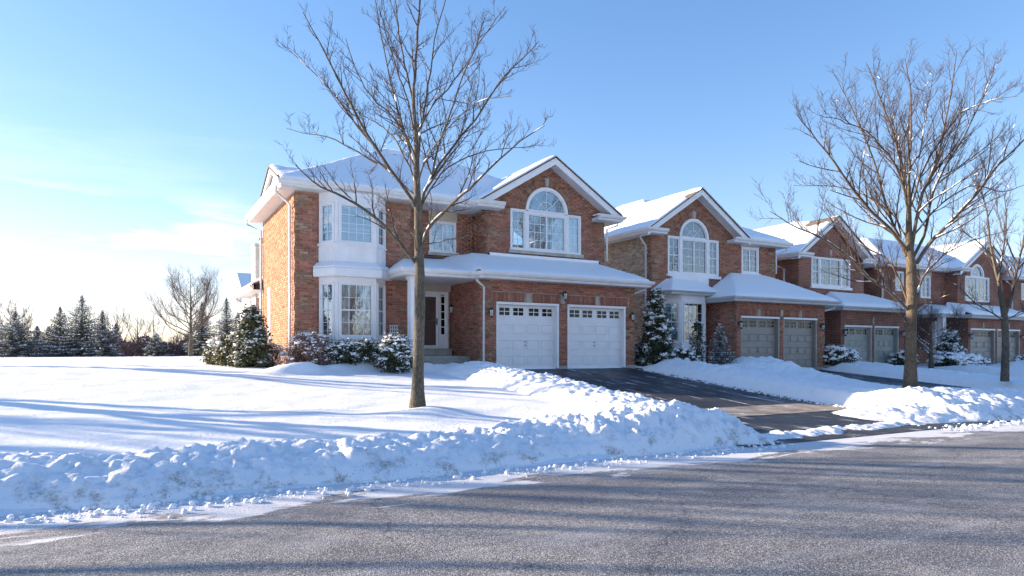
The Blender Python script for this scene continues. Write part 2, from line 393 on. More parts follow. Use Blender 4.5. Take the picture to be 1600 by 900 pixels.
M['glass'] = glass('window_glass', (.76, .85, .90), .15); M['gglass'] = glass('garage_glass', (.22, .23, .24), -.02)
def bark(name, lo, mid, hi):
    m, t, b = newmat(name, mid, .9, .15); n1 = noise(t, 5, 7, .75, wpos(t, (9, 9, 2.6))); n2 = noise(t, 2.0, 5, .7, wpos(t))
    c = ramp(t, n1.outputs[0], [(.3, lo), (.52, mid), (.72, hi)]).outputs[0]
    c = mixc_(t, 1.0, c, ramp(t, n2.outputs[0], [(.35, (.7,.72,.66)), (.65, (1.2,1.12,1.05))]).outputs[0], 'MULTIPLY')
    t.links.new(c, b.inputs['Base Color']); bump(t, b, n1.outputs[0], .9, .02); return m
M['bark'] = bark('grey_bark', (.04, .036, .03), (.14, .125, .105), (.34, .31, .265)); M['bark2'] = bark('warm_bark', (.045, .038, .03), (.14, .115, .09), (.32, .26, .20))
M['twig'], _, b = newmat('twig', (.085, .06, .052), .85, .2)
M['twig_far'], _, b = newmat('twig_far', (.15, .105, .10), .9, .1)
def leafm(name, a, c):
    m, t, b = newmat(name, a, .7, .25); n1 = noise(t, 4, 3, .6, wpos(t)); at = t.nodes.new('ShaderNodeAttribute'); at.attribute_name = 'rnd'
    f = mth(t, 'ADD', mth(t, 'MULTIPLY', n1.outputs[0], .6), mth(t, 'MULTIPLY', at.outputs['Fac'], .5))
    t.links.new(ramp(t, f, [(.2, a), (.75, c)]).outputs[0], b.inputs['Base Color']); return m
M['needle'] = leafm('dark_needles', (.014, .024, .014), (.06, .075, .035)); M['needle2'] = leafm('olive_needles', (.035, .04, .015), (.13, .125, .05))
M['spruce'] = leafm('hazed_spruce_needles', (.08, .095, .09), (.19, .21, .20)); M['russet'] = leafm('russet_twigs', (.12, .06, .045), (.30, .17, .12))  # spruce needles paled towards grey, standing in for haze
# ------------------------------------------------------------------ terrain
def sst(a, b, x):
    t = np.clip((x-a)/(b-a), 0, 1); return t*t*(3-2*t)
LY = [7, 8, 8.35, 10, 12.3, 16, 20, 21.5, 24, 30, 40, 55, 70, 150, 400]
LZ = [-.07, -.04, .03, .28, .44, .72, 1.03, 1.15, 1.19, 1.27, 1.36, 1.30, .9, -2, -6]
DRV = [(9.95, 16.75, 1.0), (22.2, 27.5, .80), (30.1, 34.8, .68), (41.8, 46.5, .60)]
def lawn_f(x): return np.interp(x, [17, 21.5, 30, 45], [.98, .86, .82, .78])
def drive_z(y, fl): return np.interp(y, [7.9, 8.3, 9.5, 12, 15, 20.35], [.004, .012, .05, .14*fl, .44*fl, fl])
def ground(x, y, fine=True):
    z = np.interp(y, LY, LZ)*np.where(y < 60, lawn_f(x), 1)
    z = z + .10*(fbm(x*.22, y*.22, 3, 3)-.5)*sst(8.2, 11, y)
    z = z + (.045*(fbm(x*1.3, y*2.0, 4, 8)-.5)+.016*(fbm(x*3.1, y*4.4, 3, 18)-.5))*sst(8.2, 9.5, y)
    z = z + .11*np.exp(-(((x-5.0)/.75)**2+((y-12.1)/.5)**2))
    # soft mounds and shovelled snow along the flower bed of the first house
    bed = np.exp(-((y-20.35-.25*np.sin(x*1.3))/.42)**2)*sst(2.6, 3.6, x)*(1-sst(8.9, 9.6, x))
    z = z + bed*(.10+.20*fbm(x*1.6, y*1.6, 3, 21))
    z = z + .17*np.exp(-(((x-4.25)/.55)**2+((y-19.9)/.35)**2))
    tr = np.exp(-((y-23.6-.5*(x+1))**2/3.))*sst(-1.5, .5, x)*(1-sst(3., 4., x))
    z = z + tr*.10*(lumps(x*.7, y*.7, 31)-.4)
    for x0, x1, fl in DRV:
        m = sst(x0-.25, x0+.1, x)*(1-sst(x1-.1, x1+.25, x))*(1-sst(20.35, 20.4, y))
        z = z*(1-m) + (drive_z(y, fl)-.07)*m
    return z
def grid(name, xs, ys, fz, mat, keep=None, dirt=None, smooth=True, **kw):
    X, Y = np.meshgrid(xs, ys); Z = fz(X, Y); nx = len(xs); ny = len(ys)
    i = np.arange(nx-1)[None, :]+np.arange(ny-1)[:, None]*nx; F = np.stack([i, i+1, i+1+nx, i+nx], -1).reshape(-1, 4)
    V = np.stack([X, Y, Z], -1).reshape(-1, 3)
    at = {}
    if dirt is not None: at['dirt'] = ('POINT', dirt(X, Y, Z).ravel())
    if keep is not None:
        k = keep(X, Y, Z).ravel(); fk = k[F].any(1); F = F[fk]
        used = np.zeros(len(V), bool); used[F.ravel()] = True; idx = np.cumsum(used)-1; F = idx[F]; V = V[used]
        for a in at: at[a] = (at[a][0], at[a][1][used])
    return npmesh(name, V, F, mat, smooth=smooth, attrs=at, **kw)
def geo(a, b, s0, g):
    o = [a]; s = s0
    while o[-1] < b: o.append(o[-1]+s); s *= g
    return o
xs = np.array(sorted([-v for v in geo(3, 420, .14, 1.06)])+list(np.arange(-2.9, 17.5, .11))+geo(17.5, 45, .26, 1.0)+geo(45.3, 420, .4, 1.07))
ys = np.array(list(np.arange(8.0, 20.9, .11))+geo(20.9, 46, .22, 1.01)[:-1]+geo(46.2, 420, .8, 1.08))
grid('snowy_lawn', xs, ys, ground, M['lawn'], kind='structure')
# the sheet that reaches the horizon, snow on the other side of the street
grid('snowy_ground', np.array([-1400, -300, -60, 0, 60, 300, 1400.]), np.array([-1400, -300, -60, -8.5, 7.0, 8.6, 60, 400, 1400.]),
     lambda X, Y: np.where(Y < -8, .12, np.where(Y < 60, -.12, -7.)), M['snow'], smooth=False, kind='structure')
grid('road', np.array(geo(-260, -20, 12, 1))+0.0, np.array([-8., 0, 8.12]), lambda X, Y: X*0, M['road'], kind='structure') if False else None
grid('road', np.arange(-260, 261, 10.), np.array([-8.4, -4, 0, 4, 8.4]), lambda X, Y: X*0, M['road'], smooth=False, kind='structure')
for x0, x1, fl in DRV:
    # asphalt, sidewalk band and apron each a separate sheet
    grid('driveway', np.linspace(x0-.2, x1+.2, 14), np.arange(12.3, 20.56, .15), lambda X, Y: drive_z(Y, fl)+.012*(fbm(X, Y, 3, 4)-.5), M['drive'], kind='structure')
    grid('sidewalk', np.linspace(x0-.5, x1+.5, 10), np.arange(11.05, 12.42, .17), lambda X, Y: drive_z(Y, fl)+.014, M['walk'], kind='structure')
    grid('driveway_apron', np.linspace(x0-1.0, x1+.9, 10), np.append(np.arange(8.0, 11.05, .15), 11.09), lambda X, Y: drive_z(Y, fl)+.004, M['drive'], kind='structure')

# ---- ploughed snowbanks: crest line + lumps, each bank a thing
def bank(name, x0, x1, y0, y1, res, fn, label, dirtf=None, lscale=1.0, lamp=.2):
    """fn(X,Y)-> target crest surface above ground (>=0)"""
    xs = np.arange(x0, x1+res, res); ys = np.arange(y0, y1+res, res)
    def fz(X, Y):
        b = fn(X, Y); lm = lumps(X*lscale, Y*lscale, 3)
        k = sst(0.0, .16, b)
        lo = (fbm(X*1.1, Y*1.1, 3, 77)-.5)*.28
        cr_ = np.clip(b/.30, 0, 1)
        h = b*(1+lo) + k*lamp*(lm-.42)*(.38+.72*cr_**1.5) + k*.05*(lumps(X*3.1, Y*3.1, 71)-.4)
        h = h + k*.02*(fbm(X*14, Y*14, 3, 5)-.5)
        return ground(X, Y)*1.0 + np.where(b > .004, np.maximum(h, .0), 0) - .05*(1-sst(0, .05, b))
    return grid(name, xs, ys, fz, M['bank'], keep=lambda X, Y, Z: fn(X, Y) > .001, dirt=dirtf or (lambda X, Y, Z: .12+0*X), label=label, cat='snowbank')
def prof(y, c, wf, wb):
    """0..1 profile: steep towards the street (wf), gentler to the lawn (wb)"""
    d = y-c; a = np.where(d < 0, -d/wf, d/wb)
    return np.clip(1-a**2, 0, 1)**.8
def street_crest(x): return np.interp(x, [-8, -1, 1.4, 4, 5.6, 7.0, 8.1, 8.7, 9.3, 9.85, 10.3], [.24, .25, .25, .25, .27, .38, .55, .53, .36, .09, 0])
def f_left(x, y):
    c = 9.05+.16*(vnoise(x*.7, x*0+3, 2)-.5)*2
    wb = np.interp(x, [5, 8], [.8, 1.2])
    front = .86+.34*(fbm(x*1.4, x*0+9, 3, 4)-.5)
    ex = street_crest(x)
    return ex*prof(y, c, front, wb)
def streetdirt(X, Y, Z):
    return np.clip(1.25-(Y-8.1)/.75, 0, 1)*np.clip(1.15-Z*1.35, .15, 1)
def f_arm1(x, y):
    cx = 9.35+.18*(vnoise(x*0+5, y*.6, 12)-.5)
    am = np.interp(y, [9.0, 9.6, 11, 13, 15, 17, 18.8, 19.6, 20.2], [.0, .22, .26, .28, .34, .36, .36, .22, 0])
    d = x-cx; a = np.where(d < 0, -d/1.15, d/.62)
    return am*np.clip(1-a**2, 0, 1)**.8
bank('snowbank', -9, 10.4, 7.8, 10.9, .033, f_left, 'long ploughed snowbank with dirty base between the front lawn and the near street edge', streetdirt, 1.25, .225)
bank('snowbank', 7.9, 10.3, 8.9, 20.3, .04, f_arm1, 'lumpy shovelled snowbank running up the left side of the first driveway', None, 1.05, .17)
def f_mid(x, y):
    def arm(cx, w, am): return am*np.clip(1-((x-cx)/w)**2, 0, 1)**.9
    a1 = arm(17.55, .85, np.interp(y, [9.6, 10.6, 13, 17, 19.5, 20.3], [0, .16, .2, .24, .28, 0]))
    a2 = arm(21.45, .9, np.interp(y, [9.6, 11, 14, 16, 18, 19.4, 20.3], [0, .03, .07, .22, .42, .42, 0]))
    mid = .12*sst(16.9, 17.8, x)*(1-sst(21.3, 22, x))*np.interp(y, [9.8, 11, 15, 17, 19, 20.3], [0, .3, .4, 1, 1, 0])
    hump = .30*np.exp(-(((x-20.2)/1.1)**2+((y-17.8)/1.3)**2))
    return a1+a2+mid+hump
bank('snowbank', 16.6, 22.3, 9.6, 20.3, .05, f_mid, 'wide lumpy snowbank between the first and second driveways', None, .9, .16)
def f_right(x, y):
    am = np.interp(x, [14.1, 14.8, 15.6, 17, 19, 22, 26, 34, 60], [0, .10, .24, .38, .34, .30, .38, .36, .36])
    am = am*(1-.5*np.exp(-((x-30)/1.5)**2))
    c = np.interp(x, [14, 17, 22, 60], [9.6, 10.05, 9.7, 9.5]); d = y-c
    a = np.where(d < 0, -d/np.interp(x, [14, 17], [1.1, 1.8]), d/1.3)
    return am*np.clip(1-a**2, 0, 1)**.75
bank('snowbank', 13.6, 30, 7.8, 11.4, .048, f_right, 'big sunlit snowbank round the foot of the large street tree right of the first driveway', streetdirt, .85, .2)
bank('snowbank', 30, 70, 7.8, 11.4, .14, f_right, 'ploughed snowbank along the street at the far right beyond the slim tree', streetdirt, .6, .2)
def f_b3(x, y):
    def arm(cx, w, am): return am*np.clip(1-((x-cx)/w)**2, 0, 1)**.9
    return arm(28.3, .95, np.interp(y, [10, 11.5, 17, 19.6, 20.2], [0, .16, .22, .26, 0])) + arm(29.6, .9, np.interp(y, [10, 12, 18, 20, 20.6], [0, .15, .3, .3, 0]))
bank('snowbank', 27.3, 30.4, 10, 20.6, .085, f_b3, 'lumpy snowbank between the second and third driveways', None, .8, .16)
def f_b5(x, y):
    def arm(cx, w, am): return am*np.clip(1-((x-cx)/w)**2, 0, 1)**.9
    return arm(35.7, 1.0, np.interp(y, [11.5, 14, 18, 20.2], [0, .2, .25, 0])) + arm(41.2, 1.1, np.interp(y, [11.5, 14, 18, 20.2], [0, .25, .5, 0])) + arm(47.4, 1., np.interp(y, [11.5, 14, 18, 20.2], [0, .25, .4, 0]))
bank('snowbank', 34.6, 48.6, 11.5, 20.3, .14, f_b5, 'row of shovelled snow heaps on the lawn in front of the fourth house', None, .6, .2)
# low icy windrow the plough left across the driveway mouth
def f_wr(X, Y): return np.exp(-((Y-8.75-.05*(X-12))/.34)**2)*sst(9.3, 9.9, X)*(1-sst(15.2, 16.2, X))
grid('snow_windrow', np.arange(9.2, 16.2, .035), np.arange(8.1, 9.6, .035),
     lambda X, Y: drive_z(Y, 1)+f_wr(X, Y)*(.17*lumps(X*.9, Y*.9, 41)+.16*(fbm(X*1.6, Y*2.2, 3, 14)-.55))-.035, M['bank'],
     keep=lambda X, Y, Z: Z > drive_z(Y, 1)-.01, dirt=lambda X, Y, Z: .5+0*X, label='low broken ridge of ploughed snow across the mouth of the first driveway', cat='snow ridge')
# crumbs and clods scattered at the foot of the banks
def ico(n=1):
    import bmesh
    bm = bmesh.new(); bmesh.ops.create_icosphere(bm, subdivisions=n, radius=1); V = np.array([v.co for v in bm.verts]); F = np.array([[v.index for v in f.verts] for f in bm.faces]); bm.free(); return V, F
ICOV, ICOF = ico(1)
def blobs(C, R, seed=0, flat=.8, jit=.35):
    """many irregular clods: C (n,3), R (n,) or (n,3)"""
    rg = np.random.default_rng(seed); n = len(C); R = np.asarray(R); R = R[:, None] if R.ndim == 1 else R
    k = len(ICOV); V = ICOV[None]*(1+jit*(rg.random((n, k, 1))-.5)*2); a = rg.random(n)*6.28; c, s = np.cos(a), np.sin(a)
    V = V*(1+.5*(rg.random((n, 1, 3))-.5)); V = np.stack([V[..., 0]*c[:, None]-V[..., 1]*s[:, None], V[..., 0]*s[:, None]+V[..., 1]*c[:, None], V[..., 2]*flat], -1)
    V = V*R[:, None, :]+C[:, None, :]
    F = (ICOF[None]+(np.arange(n)*k)[:, None, None]).reshape(-1, 3)
    return V.reshape(-1, 3), F
n = 2600; cx = RNG.random(n)**1.0*40-7; cy = 7.92+RNG.normal(0, .17, n); cr = .008+.035*RNG.random(n)**4
cr *= np.interp(cx, [-5, 10, 30], [1, 1.1, 1.2]); cx = np.where((cx > 10) & (cx < 14.5), cx-13, cx)
V, F = blobs(np.stack([cx, cy, cr*.4], -1), cr, 3); npmesh('snow_crumbs', V, F, M['snow'], smooth=True, kind='stuff', label='loose crumbs of snow along the foot of the banks', cat='snow')
n = 500; cy = 9+RNG.random(n)*11; cx = 10.0+np.abs(RNG.normal(0, .14, n)); cr = .012+.05*RNG.random(n)**3
cz = drive_z(cy, 1.0)
V, F = blobs(np.stack([cx, cy, cz+cr*.3], -1), cr, 4)
n = 500; cy = 9.8+RNG.random(n)*10; cx = 16.6-np.abs(RNG.normal(0, .12, n)); cr = .012+.04*RNG.random(n)**3
V2, F2 = blobs(np.stack([cx, cy, drive_z(cy, 1.0)+cr*.3], -1), cr, 5)
npmesh('snow_crumbs', np.vstack([V, V2]), np.vstack([F, F2+len(V)]), M['snow'], smooth=True, kind='stuff', label='loose crumbs of snow along both edges of the first driveway', cat='snow')

# ------------------------------------------------------------------ house toolkit
BL, BH, JT = .257, .071, .010; CO = BH+JT
PAL_RED = [(.40,.165,.11), (.43,.19,.13), (.36,.15,.105), (.46,.215,.145), (.35,.16,.12), (.42,.20,.14)]
PAL_BRN = [(.34,.165,.10), (.38,.19,.12), (.30,.145,.095), (.42,.22,.14)]
PAL_SUN_ORG = [(.40,.20,.115), (.46,.24,.14), (.36,.17,.10), (.50,.28,.17), (.42,.23,.15)]  # sun-facing walls: brick lightened and warmed, sunlight put into its colour
PAL_TAN = [(.38,.25,.165), (.34,.22,.145), (.42,.29,.20), (.32,.20,.14)]
PAL_GRY = [(.52,.43,.33), (.47,.38,.29), (.56,.47,.37), (.42,.33,.25)]
fullbrick = MB(); fullbrick.box(-BL/2, BL/2, -.02, 0, -BH/2, BH/2)
_fb = bpy.data.meshes.new('brick'); _fb.from_pydata(fullbrick.V, [], fullbrick.F); _fb.materials.append(M['brick'])
_a = _fb.attributes.new('Col', 'FLOAT_COLOR', 'POINT'); _a.data.foreach_set('color', np.ones(32, np.float32))
class House:
    def __init__(s, name, loc, label, tex=False):
        s.r = empty(name, loc, label, 'house'); s.B = []; s.tex = tex; s.seed = random.randint(0, 999); s.G = {}
    def spans(s, z, L, gable, holes):
        iv = [(0., L)]
        if gable and z > gable[0]:
            ze, zp, uc, sl = gable; h = max(0, (zp-z)/sl); iv = [(max(0, uc-h), min(L, uc+h))]
        for h in holes:
            if h[0] == 'r':
                if not (h[3] <= z <= h[4]): continue
                a, b = h[1], h[2]
            else:
                dz = z-h[2]
                if dz < -.001 or dz >= h[3]: continue
                q = math.sqrt(h[3]**2-dz**2); a, b = h[1]-q, h[1]+q
            o = []
            for (p, q) in iv:
                if b <= p or a >= q: o.append((p, q)); continue
                if a > p: o.append((p, a))
                if b < q: o.append((b, q))
            iv = o
        return [(a, b) for a, b in iv if b-a > .01]
    def wall(s, fr, z0, z1, holes=(), bholes=(), gable=None, pal='mix', ql=False, qr=False, ztop=None, mat=None, brick=True, label=None):
        zt = ztop or (gable[1]-.02 if gable else z1)
        # backing (mortar) sheet cut in thin strips round the openings
        VV = []; FF = []
        brk = sorted(set([z0, zt]+[v for h in holes for v in ((h[3], h[4]) if h[0] == 'r' else (h[2], h[2]+h[3]))]+([gable[0]] if gable else [])))
        brk = [b for b in brk if z0 <= b <= zt]
        for a, b in zip(brk[:-1], brk[1:]):
            fine = any(h[0] == 'a' and h[2]-.001 <= a and b <= h[2]+h[3]+.001 for h in holes) or (gable and a >= gable[0]-.001)
            n = max(1, int((b-a)/.04)) if fine else 1
            for i in range(n):
                za = a+(b-a)*i/n; zb = a+(b-a)*(i+1)/n
                for (p, q) in s.spans((za+zb)/2, fr.L, gable, holes):
                    k = len(VV); VV += [fr.p(p, za), fr.p(q, za), fr.p(q, zb), fr.p(p, zb)]; FF.append((k, k+1, k+2, k+3))
        off = wloc(s.r); me = bpy.data.meshes.new('wall'); me.from_pydata([tuple(Vector(v)-off) for v in VV], [], FF)
        w = link('wall', me, mat or (M['brick_far'] if s.tex else M['mortar']), s.r)
        if label: w['label'] = label
        if s.tex or not brick: return w
        allh = list(holes)+list(bholes); nc = int((zt-z0)/CO); rnd = random.Random(s.seed+len(s.B))
        ph = rnd.random()*9
        for c in range(nc):
            za = z0+c*CO+JT/2; zb = za+BH; zm = (za+zb)/2
            for (p, q) in s.spans(zm, fr.L, gable, allh):
                u = p; off_ = (0 if c % 2 == 0 else -(BL+JT)/2)
                k0 = math.floor((p-off_)/(BL+JT)); e = off_+k0*(BL+JT)
                while e < q:
                    a = max(p, e)+(.0 if e < p else JT/2)*0; b = min(q, e+BL)
                    a = max(a, p); e0 = e; e += BL+JT
                    if b-a < .03: continue
                    um = (a+b)/2; wp = fr.p(um, zm)
                    blk = (c//5) % 2
                    inq = (ql and um < .26+.14*blk) or (qr and um > fr.L-.26-.14*blk)
                    nz_ = float(vnoise(np.array([um*.9+ph]), np.array([zm*.55]), 5)[0])
                    if inq:
                        P = (PAL_TAN if blk and rnd.random() < .6 else PAL_BRN if zm > 4.5 or blk else PAL_RED) if pal != 'sun_org' else (PAL_SUN_ORG if blk else PAL_TAN)
                    elif pal == 'mix':
                        P = PAL_BRN if rnd.random() < .12+.75*min(1, max(0, (zm-4.9+1.2*(nz_-.5))/2.2)) else PAL_RED
                    elif pal == 'red': P = PAL_RED
                    elif pal == 'sun_org': P = PAL_SUN_ORG
                    elif pal == 'gry': P = PAL_GRY
                    else: P = PAL_BRN
                    col = rnd.choice(P); f = .88+.24*rnd.random()
                    if rnd.random() < .02: f *= .68
                    col = tuple(v*f for v in col)
                    d = .007+.005*rnd.random()+(.022 if inq and blk else 0)
                    s.B.append((fr, a, b, za, zb, None, d, col, b-a > BL-.002, w))
        return w
    def special(s, fr, pts, d, col, w=None):
        s.B.append((fr, 0, 0, 0, 0, pts, d, col, False, w))
    def soldier(s, fr, u0, u1, z0, h=.30, skip=()):
        if s.tex: return
        u = u0; rnd = random.Random(int(u0*100))
        while u+BH <= u1+.01:
            if not any(a-.06 < u < b for a, b in skip):
                c = rnd.choice(PAL_RED+PAL_BRN[:1]); f = .8+.3*rnd.random()
                s.special(fr, [(u, z0), (u+BH, z0), (u+BH, z0+h), (u, z0+h)], .012, tuple(v*f for v in c))
            u += BH+JT
    def arch(s, fr, uc, zc, R, h=.26):
        if s.tex: return
        n = int(math.pi*(R+.05)/CO); rnd = random.Random(5)
        for i in range(n):
            a0 = math.pi*(i+.07)/n; a1 = math.pi*(i+.93)/n
            if abs((a0+a1)/2-math.pi/2) < .09/R: continue
            c = rnd.choice(PAL_BRN+PAL_TAN[:1]); f = .8+.25*rnd.random()
            s.special(fr, [(uc+R*math.cos(a0), zc+R*math.sin(a0)), (uc+(R+h)*math.cos(a0), zc+(R+h)*math.sin(a0)), (uc+(R+h)*math.cos(a1), zc+(R+h)*math.sin(a1)), (uc+R*math.cos(a1), zc+R*math.sin(a1))], .012, tuple(v*f for v in c))
    def keystone(s, fr, uc, z0, h=.34, w0=.07, w1=.11, d=.05):
        m = MB(); m.fpoly(fr, [(uc-w0, z0), (uc+w0, z0), (uc+w1, z0+h), (uc-w1, z0+h)], -.01, d); m.build('keystone', M['stone'], s.r, bevel=.006)
    def finish(s, nind=300):
        if not s.B: return
        full = [(i, proj(*b[0].p((b[1]+b[2])/2, (b[3]+b[4])/2))) for i, b in enumerate(s.B) if b[8]]
        vis = []
        for i, (px, py, t) in full:
            b = s.B[i]; p = proj(*b[0].p(b[1], b[3])); q = proj(*b[0].p(b[2], b[3]))
            if 0 < px < 1600: vis.append((-(abs(q[0]-p[0])), i))
        vis.sort(); ind = set(i for _, i in vis[:nind]); off = wloc(s.r)
        for i in sorted(ind):
            b = s.B[i]; fr = b[0]; c = Vector(fr.p((b[1]+b[2])/2, (b[3]+b[4])/2, b[6]-.0))
            o = bpy.data.objects.new('brick', _fb); COL.objects.link(o); o.parent = b[9]
            o.location = c-off; o.rotation_euler = (0, 0, math.atan2(fr.u[1], fr.u[0])); o.color = (*b[7], 1)
            # local -y..0 box, turned so that its outer face looks outwards
            o.location = Vector(fr.p((b[1]+b[2])/2, (b[3]+b[4])/2, b[6]-.02))-off
        V = []; C = []
        for i, b in enumerate(s.B):
            if i in ind: continue
            fr = b[0]; pts = b[5] or [(b[1], b[3]), (b[2], b[3]), (b[2], b[4]), (b[1], b[4])]
            # keep windings outward
            V += [fr.p(u, z, b[6]) for u, z in pts]+[fr.p(u, z, -.003) for u, z in pts]; C += [(*b[7], 1)]*8
        n = len(V)//8; base = (np.arange(n)*8)[:, None, None]
        q = np.array([[0,1,2,3],[0,4,5,1],[1,5,6,2],[2,6,7,3],[3,7,4,0]])[None]
        npmesh('brick', V, (q+base).reshape(-1, 4), M['brick'], s.r, attrs={'Col': ('POINT', np.array(C))}, kind='stuff')
    # ---- windows
    def window(s, fr, u0, u1, z0, z1, cols, rows, case=.07, slider=False, sash=None, pane_each=True, curtain=None, sill=None, label=None, depth=.05):
        f = MB(); pr = .035
        def ring(a, b, c, d, w, d0, d1):
            f.fbox(fr, a, b, c, c+w, d0, d1); f.fbox(fr, a, b, d-w, d, d0, d1); f.fbox(fr, a, a+w, c+w, d-w, d0, d1); f.fbox(fr, b-w, b, c+w, d-w, d0, d1)
        ring(u0, u1, z0, z1, case, -.09, pr)
        w2 = .035; a, b, c, d = u0+case, u1-case, z0+case, z1-case
        ring(a, b, c, d, w2, -.08, .004)
        W_ = f.build('window', M['white'], s.r, bevel=.004 if not s.tex else 0)
        if label: W_['label'] = label
        a += w2; b -= w2; c += w2; d -= w2
        mu = MB(); bw = .009 if pane_each else .011
        us = [a+(b-a)*i/cols for i in range(cols+1)]; zs = [c+(d-c)*i/rows for i in range(rows+1)]
        for i, u in enumerate(us[1:-1]):
            ww = .03 if slider and abs(u-(a+b)/2) < .02 else bw
            mu.fbox(fr, u-ww, u+ww, c, d, -.052, -.03 if ww == bw else -.01)
        for i, z in enumerate(zs[1:-1]):
            ww = .022 if sash == i+1 else bw*.95
            mu.fbox(fr, a, b, z-ww, z+ww, -.050, -.033 if ww != .022 else -.012)
        if mu.V: mu.build('muntin', M['white'], W_)
        if pane_each:
            for i in range(cols):
                for j in range(rows):
                    p = MB(); p.fbox(fr, us[i], us[i+1], zs[j], zs[j+1], -.046, -.042); p.build('pane', M['glass'], W_)
        else:
            p = MB(); p.fbox(fr, a, b, c, d, -.046, -.042); p.build('pane', M['glass'], W_)
        if curtain: s.curtain(fr, a-.02, b+.02, c, d+.02, curtain, W_)
        if sill:
            m = MB(); m.fbox(fr, u0-.08, u1+.08, z0-.11, z0-.002, -.02, .11); so = m.build('sill', M['stone'] if sill == 'stone' else M['white'], W_, bevel=.008)
            k = MB(); k.fbox(fr, u0-.07, u1+.07, z0-.001, z0+.03, .012, .10)
            if not s.tex: k.build('sill_snow', M['snow'], W_, bevel=.012)
        return W_
    def curtain(s, fr, a, b, c, d, kind, par):
        segs = [(a, b)] if kind in ('full', 'blind') else [(a, a+(b-a)*.34), (b-(b-a)*.34, b)]
        if kind == 'half': segs = [(a+(b-a)*.5, b)]
        V = []; F = []
        if kind == 'blind':
            n = int((d-c)/.05)
            for i in range(n):
                z = c+(d-c)*i/n; k = len(V)
                V += [fr.p(a, z, -.16), fr.p(b, z, -.16), fr.p(b, z+.04, -.14), fr.p(a, z+.04, -.14)]; F.append((k, k+1, k+2, k+3))
            nm = 'blind'
        else:
            nm = 'curtain'
            for (p, q) in segs:
                n = max(6, int((q-p)/.025)); k0 = len(V)
                for i in range(n+1):
                    u = p+(q-p)*i/n; dd = -.18+.03*math.sin(u*48+math.sin(u*9)*2)
                    V += [fr.p(u, c, dd), fr.p(u, d, dd)]
                for i in range(n): F.append((k0+2*i, k0+2*i+2, k0+2*i+3, k0+2*i+1))
        off = wloc(s.r); me = bpy.data.meshes.new(nm); me.from_pydata([tuple(Vector(v)-off) for v in V], [], F)
        link(nm, me, M['curtain'], par)
    def arched(s, fr, uc, z0, R, case=.1, curtain=None):
        """half-round light above a window; z0 = springing line, R = outer radius"""
        def ringseg(m, r0, r1, d0, d1, n=20):
            for i in range(n):
                a0 = math.pi*i/n; a1 = math.pi*(i+1)/n
                pts = [(uc+r0*math.cos(a0), z0+r0*math.sin(a0)), (uc+r1*math.cos(a0), z0+r1*math.sin(a0)), (uc+r1*math.cos(a1), z0+r1*math.sin(a1)), (uc+r0*math.cos(a1), z0+r0*math.sin(a1))]
                m.fpoly(fr, pts, d0, d1)
        f = MB(); ringseg(f, R-case, R, -.09, .045); ringseg(f, R-case-.035, R-case, -.085, .006)
        f.fbox(fr, uc-R+case, uc+R-case, z0-.03, z0+.04, -.088, .02)
        W_ = f.build('arched_window', M['white'], s.r)
        r = R-case-.035; mu = MB()
        for a in (45, 90, 135):
            a = math.radians(a); dx, dz = math.cos(a), math.sin(a); nx, nz2 = -dz*.009, dx*.009
            mu.fpoly(fr, [(uc-nx, z0+.04-nz2), (uc+dx*r-nx, z0+dz*r-nz2), (uc+dx*r+nx, z0+dz*r+nz2), (uc+nx, z0+.04+nz2)], -.052, -.03)
        ringseg(mu, r*.47, r*.47+.018, -.050, -.034, 14); mu.build('muntin', M['white'], W_)
        for k in range(4):
            p = MB(); pts = [(uc, z0)]+[(uc+r*math.cos(math.pi*(k+j/5)/4), z0+r*math.sin(math.pi*(k+j/5)/4)) for j in range(6)]
            p.fpoly(fr, pts, -.046, -.042); p.build('pane', M['glass'], W_)
        if curtain: s.curtain(fr, uc-R+.15, uc+R-.15, z0, z0+R*.62, curtain, W_)
        return W_
    def garage_door(s, fr, u0, u1, z0, z1, mat, pane_each=True, panels=4, fc=None):
        f = MB(); w = .085; fm = fc or M['white']
        jm = MB(); jd = .03 if mat is M['gdoor'] else .012; jt = f if mat is M['gdoor'] else jm
        jt.fbox(fr, u0-.0, u0+w, z0, z1-w, -.2, jd); jm2 = MB(); jt2 = f if mat is M['gdoor'] else jm2; jt2.fbox(fr, u1-w, u1, z0, z1-w, -.2, jd); f.fbox(fr, u0, u1, z1-w, z1, -.2, .045)
        D = None; a, b = u0+w, u1-w; c = z0+.02; d = z1-w; n = 4; rec = -.16
        slab = MB(); sh = (d-c)/n
        for i in range(n): slab.fbox(fr, a, b, c+sh*i+.006, c+sh*(i+1)-.006, rec-.04, rec)
        slab.fbox(fr, a, b, z0-.0, c+.005, rec-.035, rec-.004)
        slab.fbox(fr, a, b, c, d, rec-.05, rec-.012)
        D = slab.build('garage_door', mat, s.r)
        if jm.V: jm.build('jamb', mat, D); jm2.build('jamb', mat, D)
        f.build('door_frame', fm, D, bevel=.004 if not s.tex else 0)
        pw = (b-a)/panels
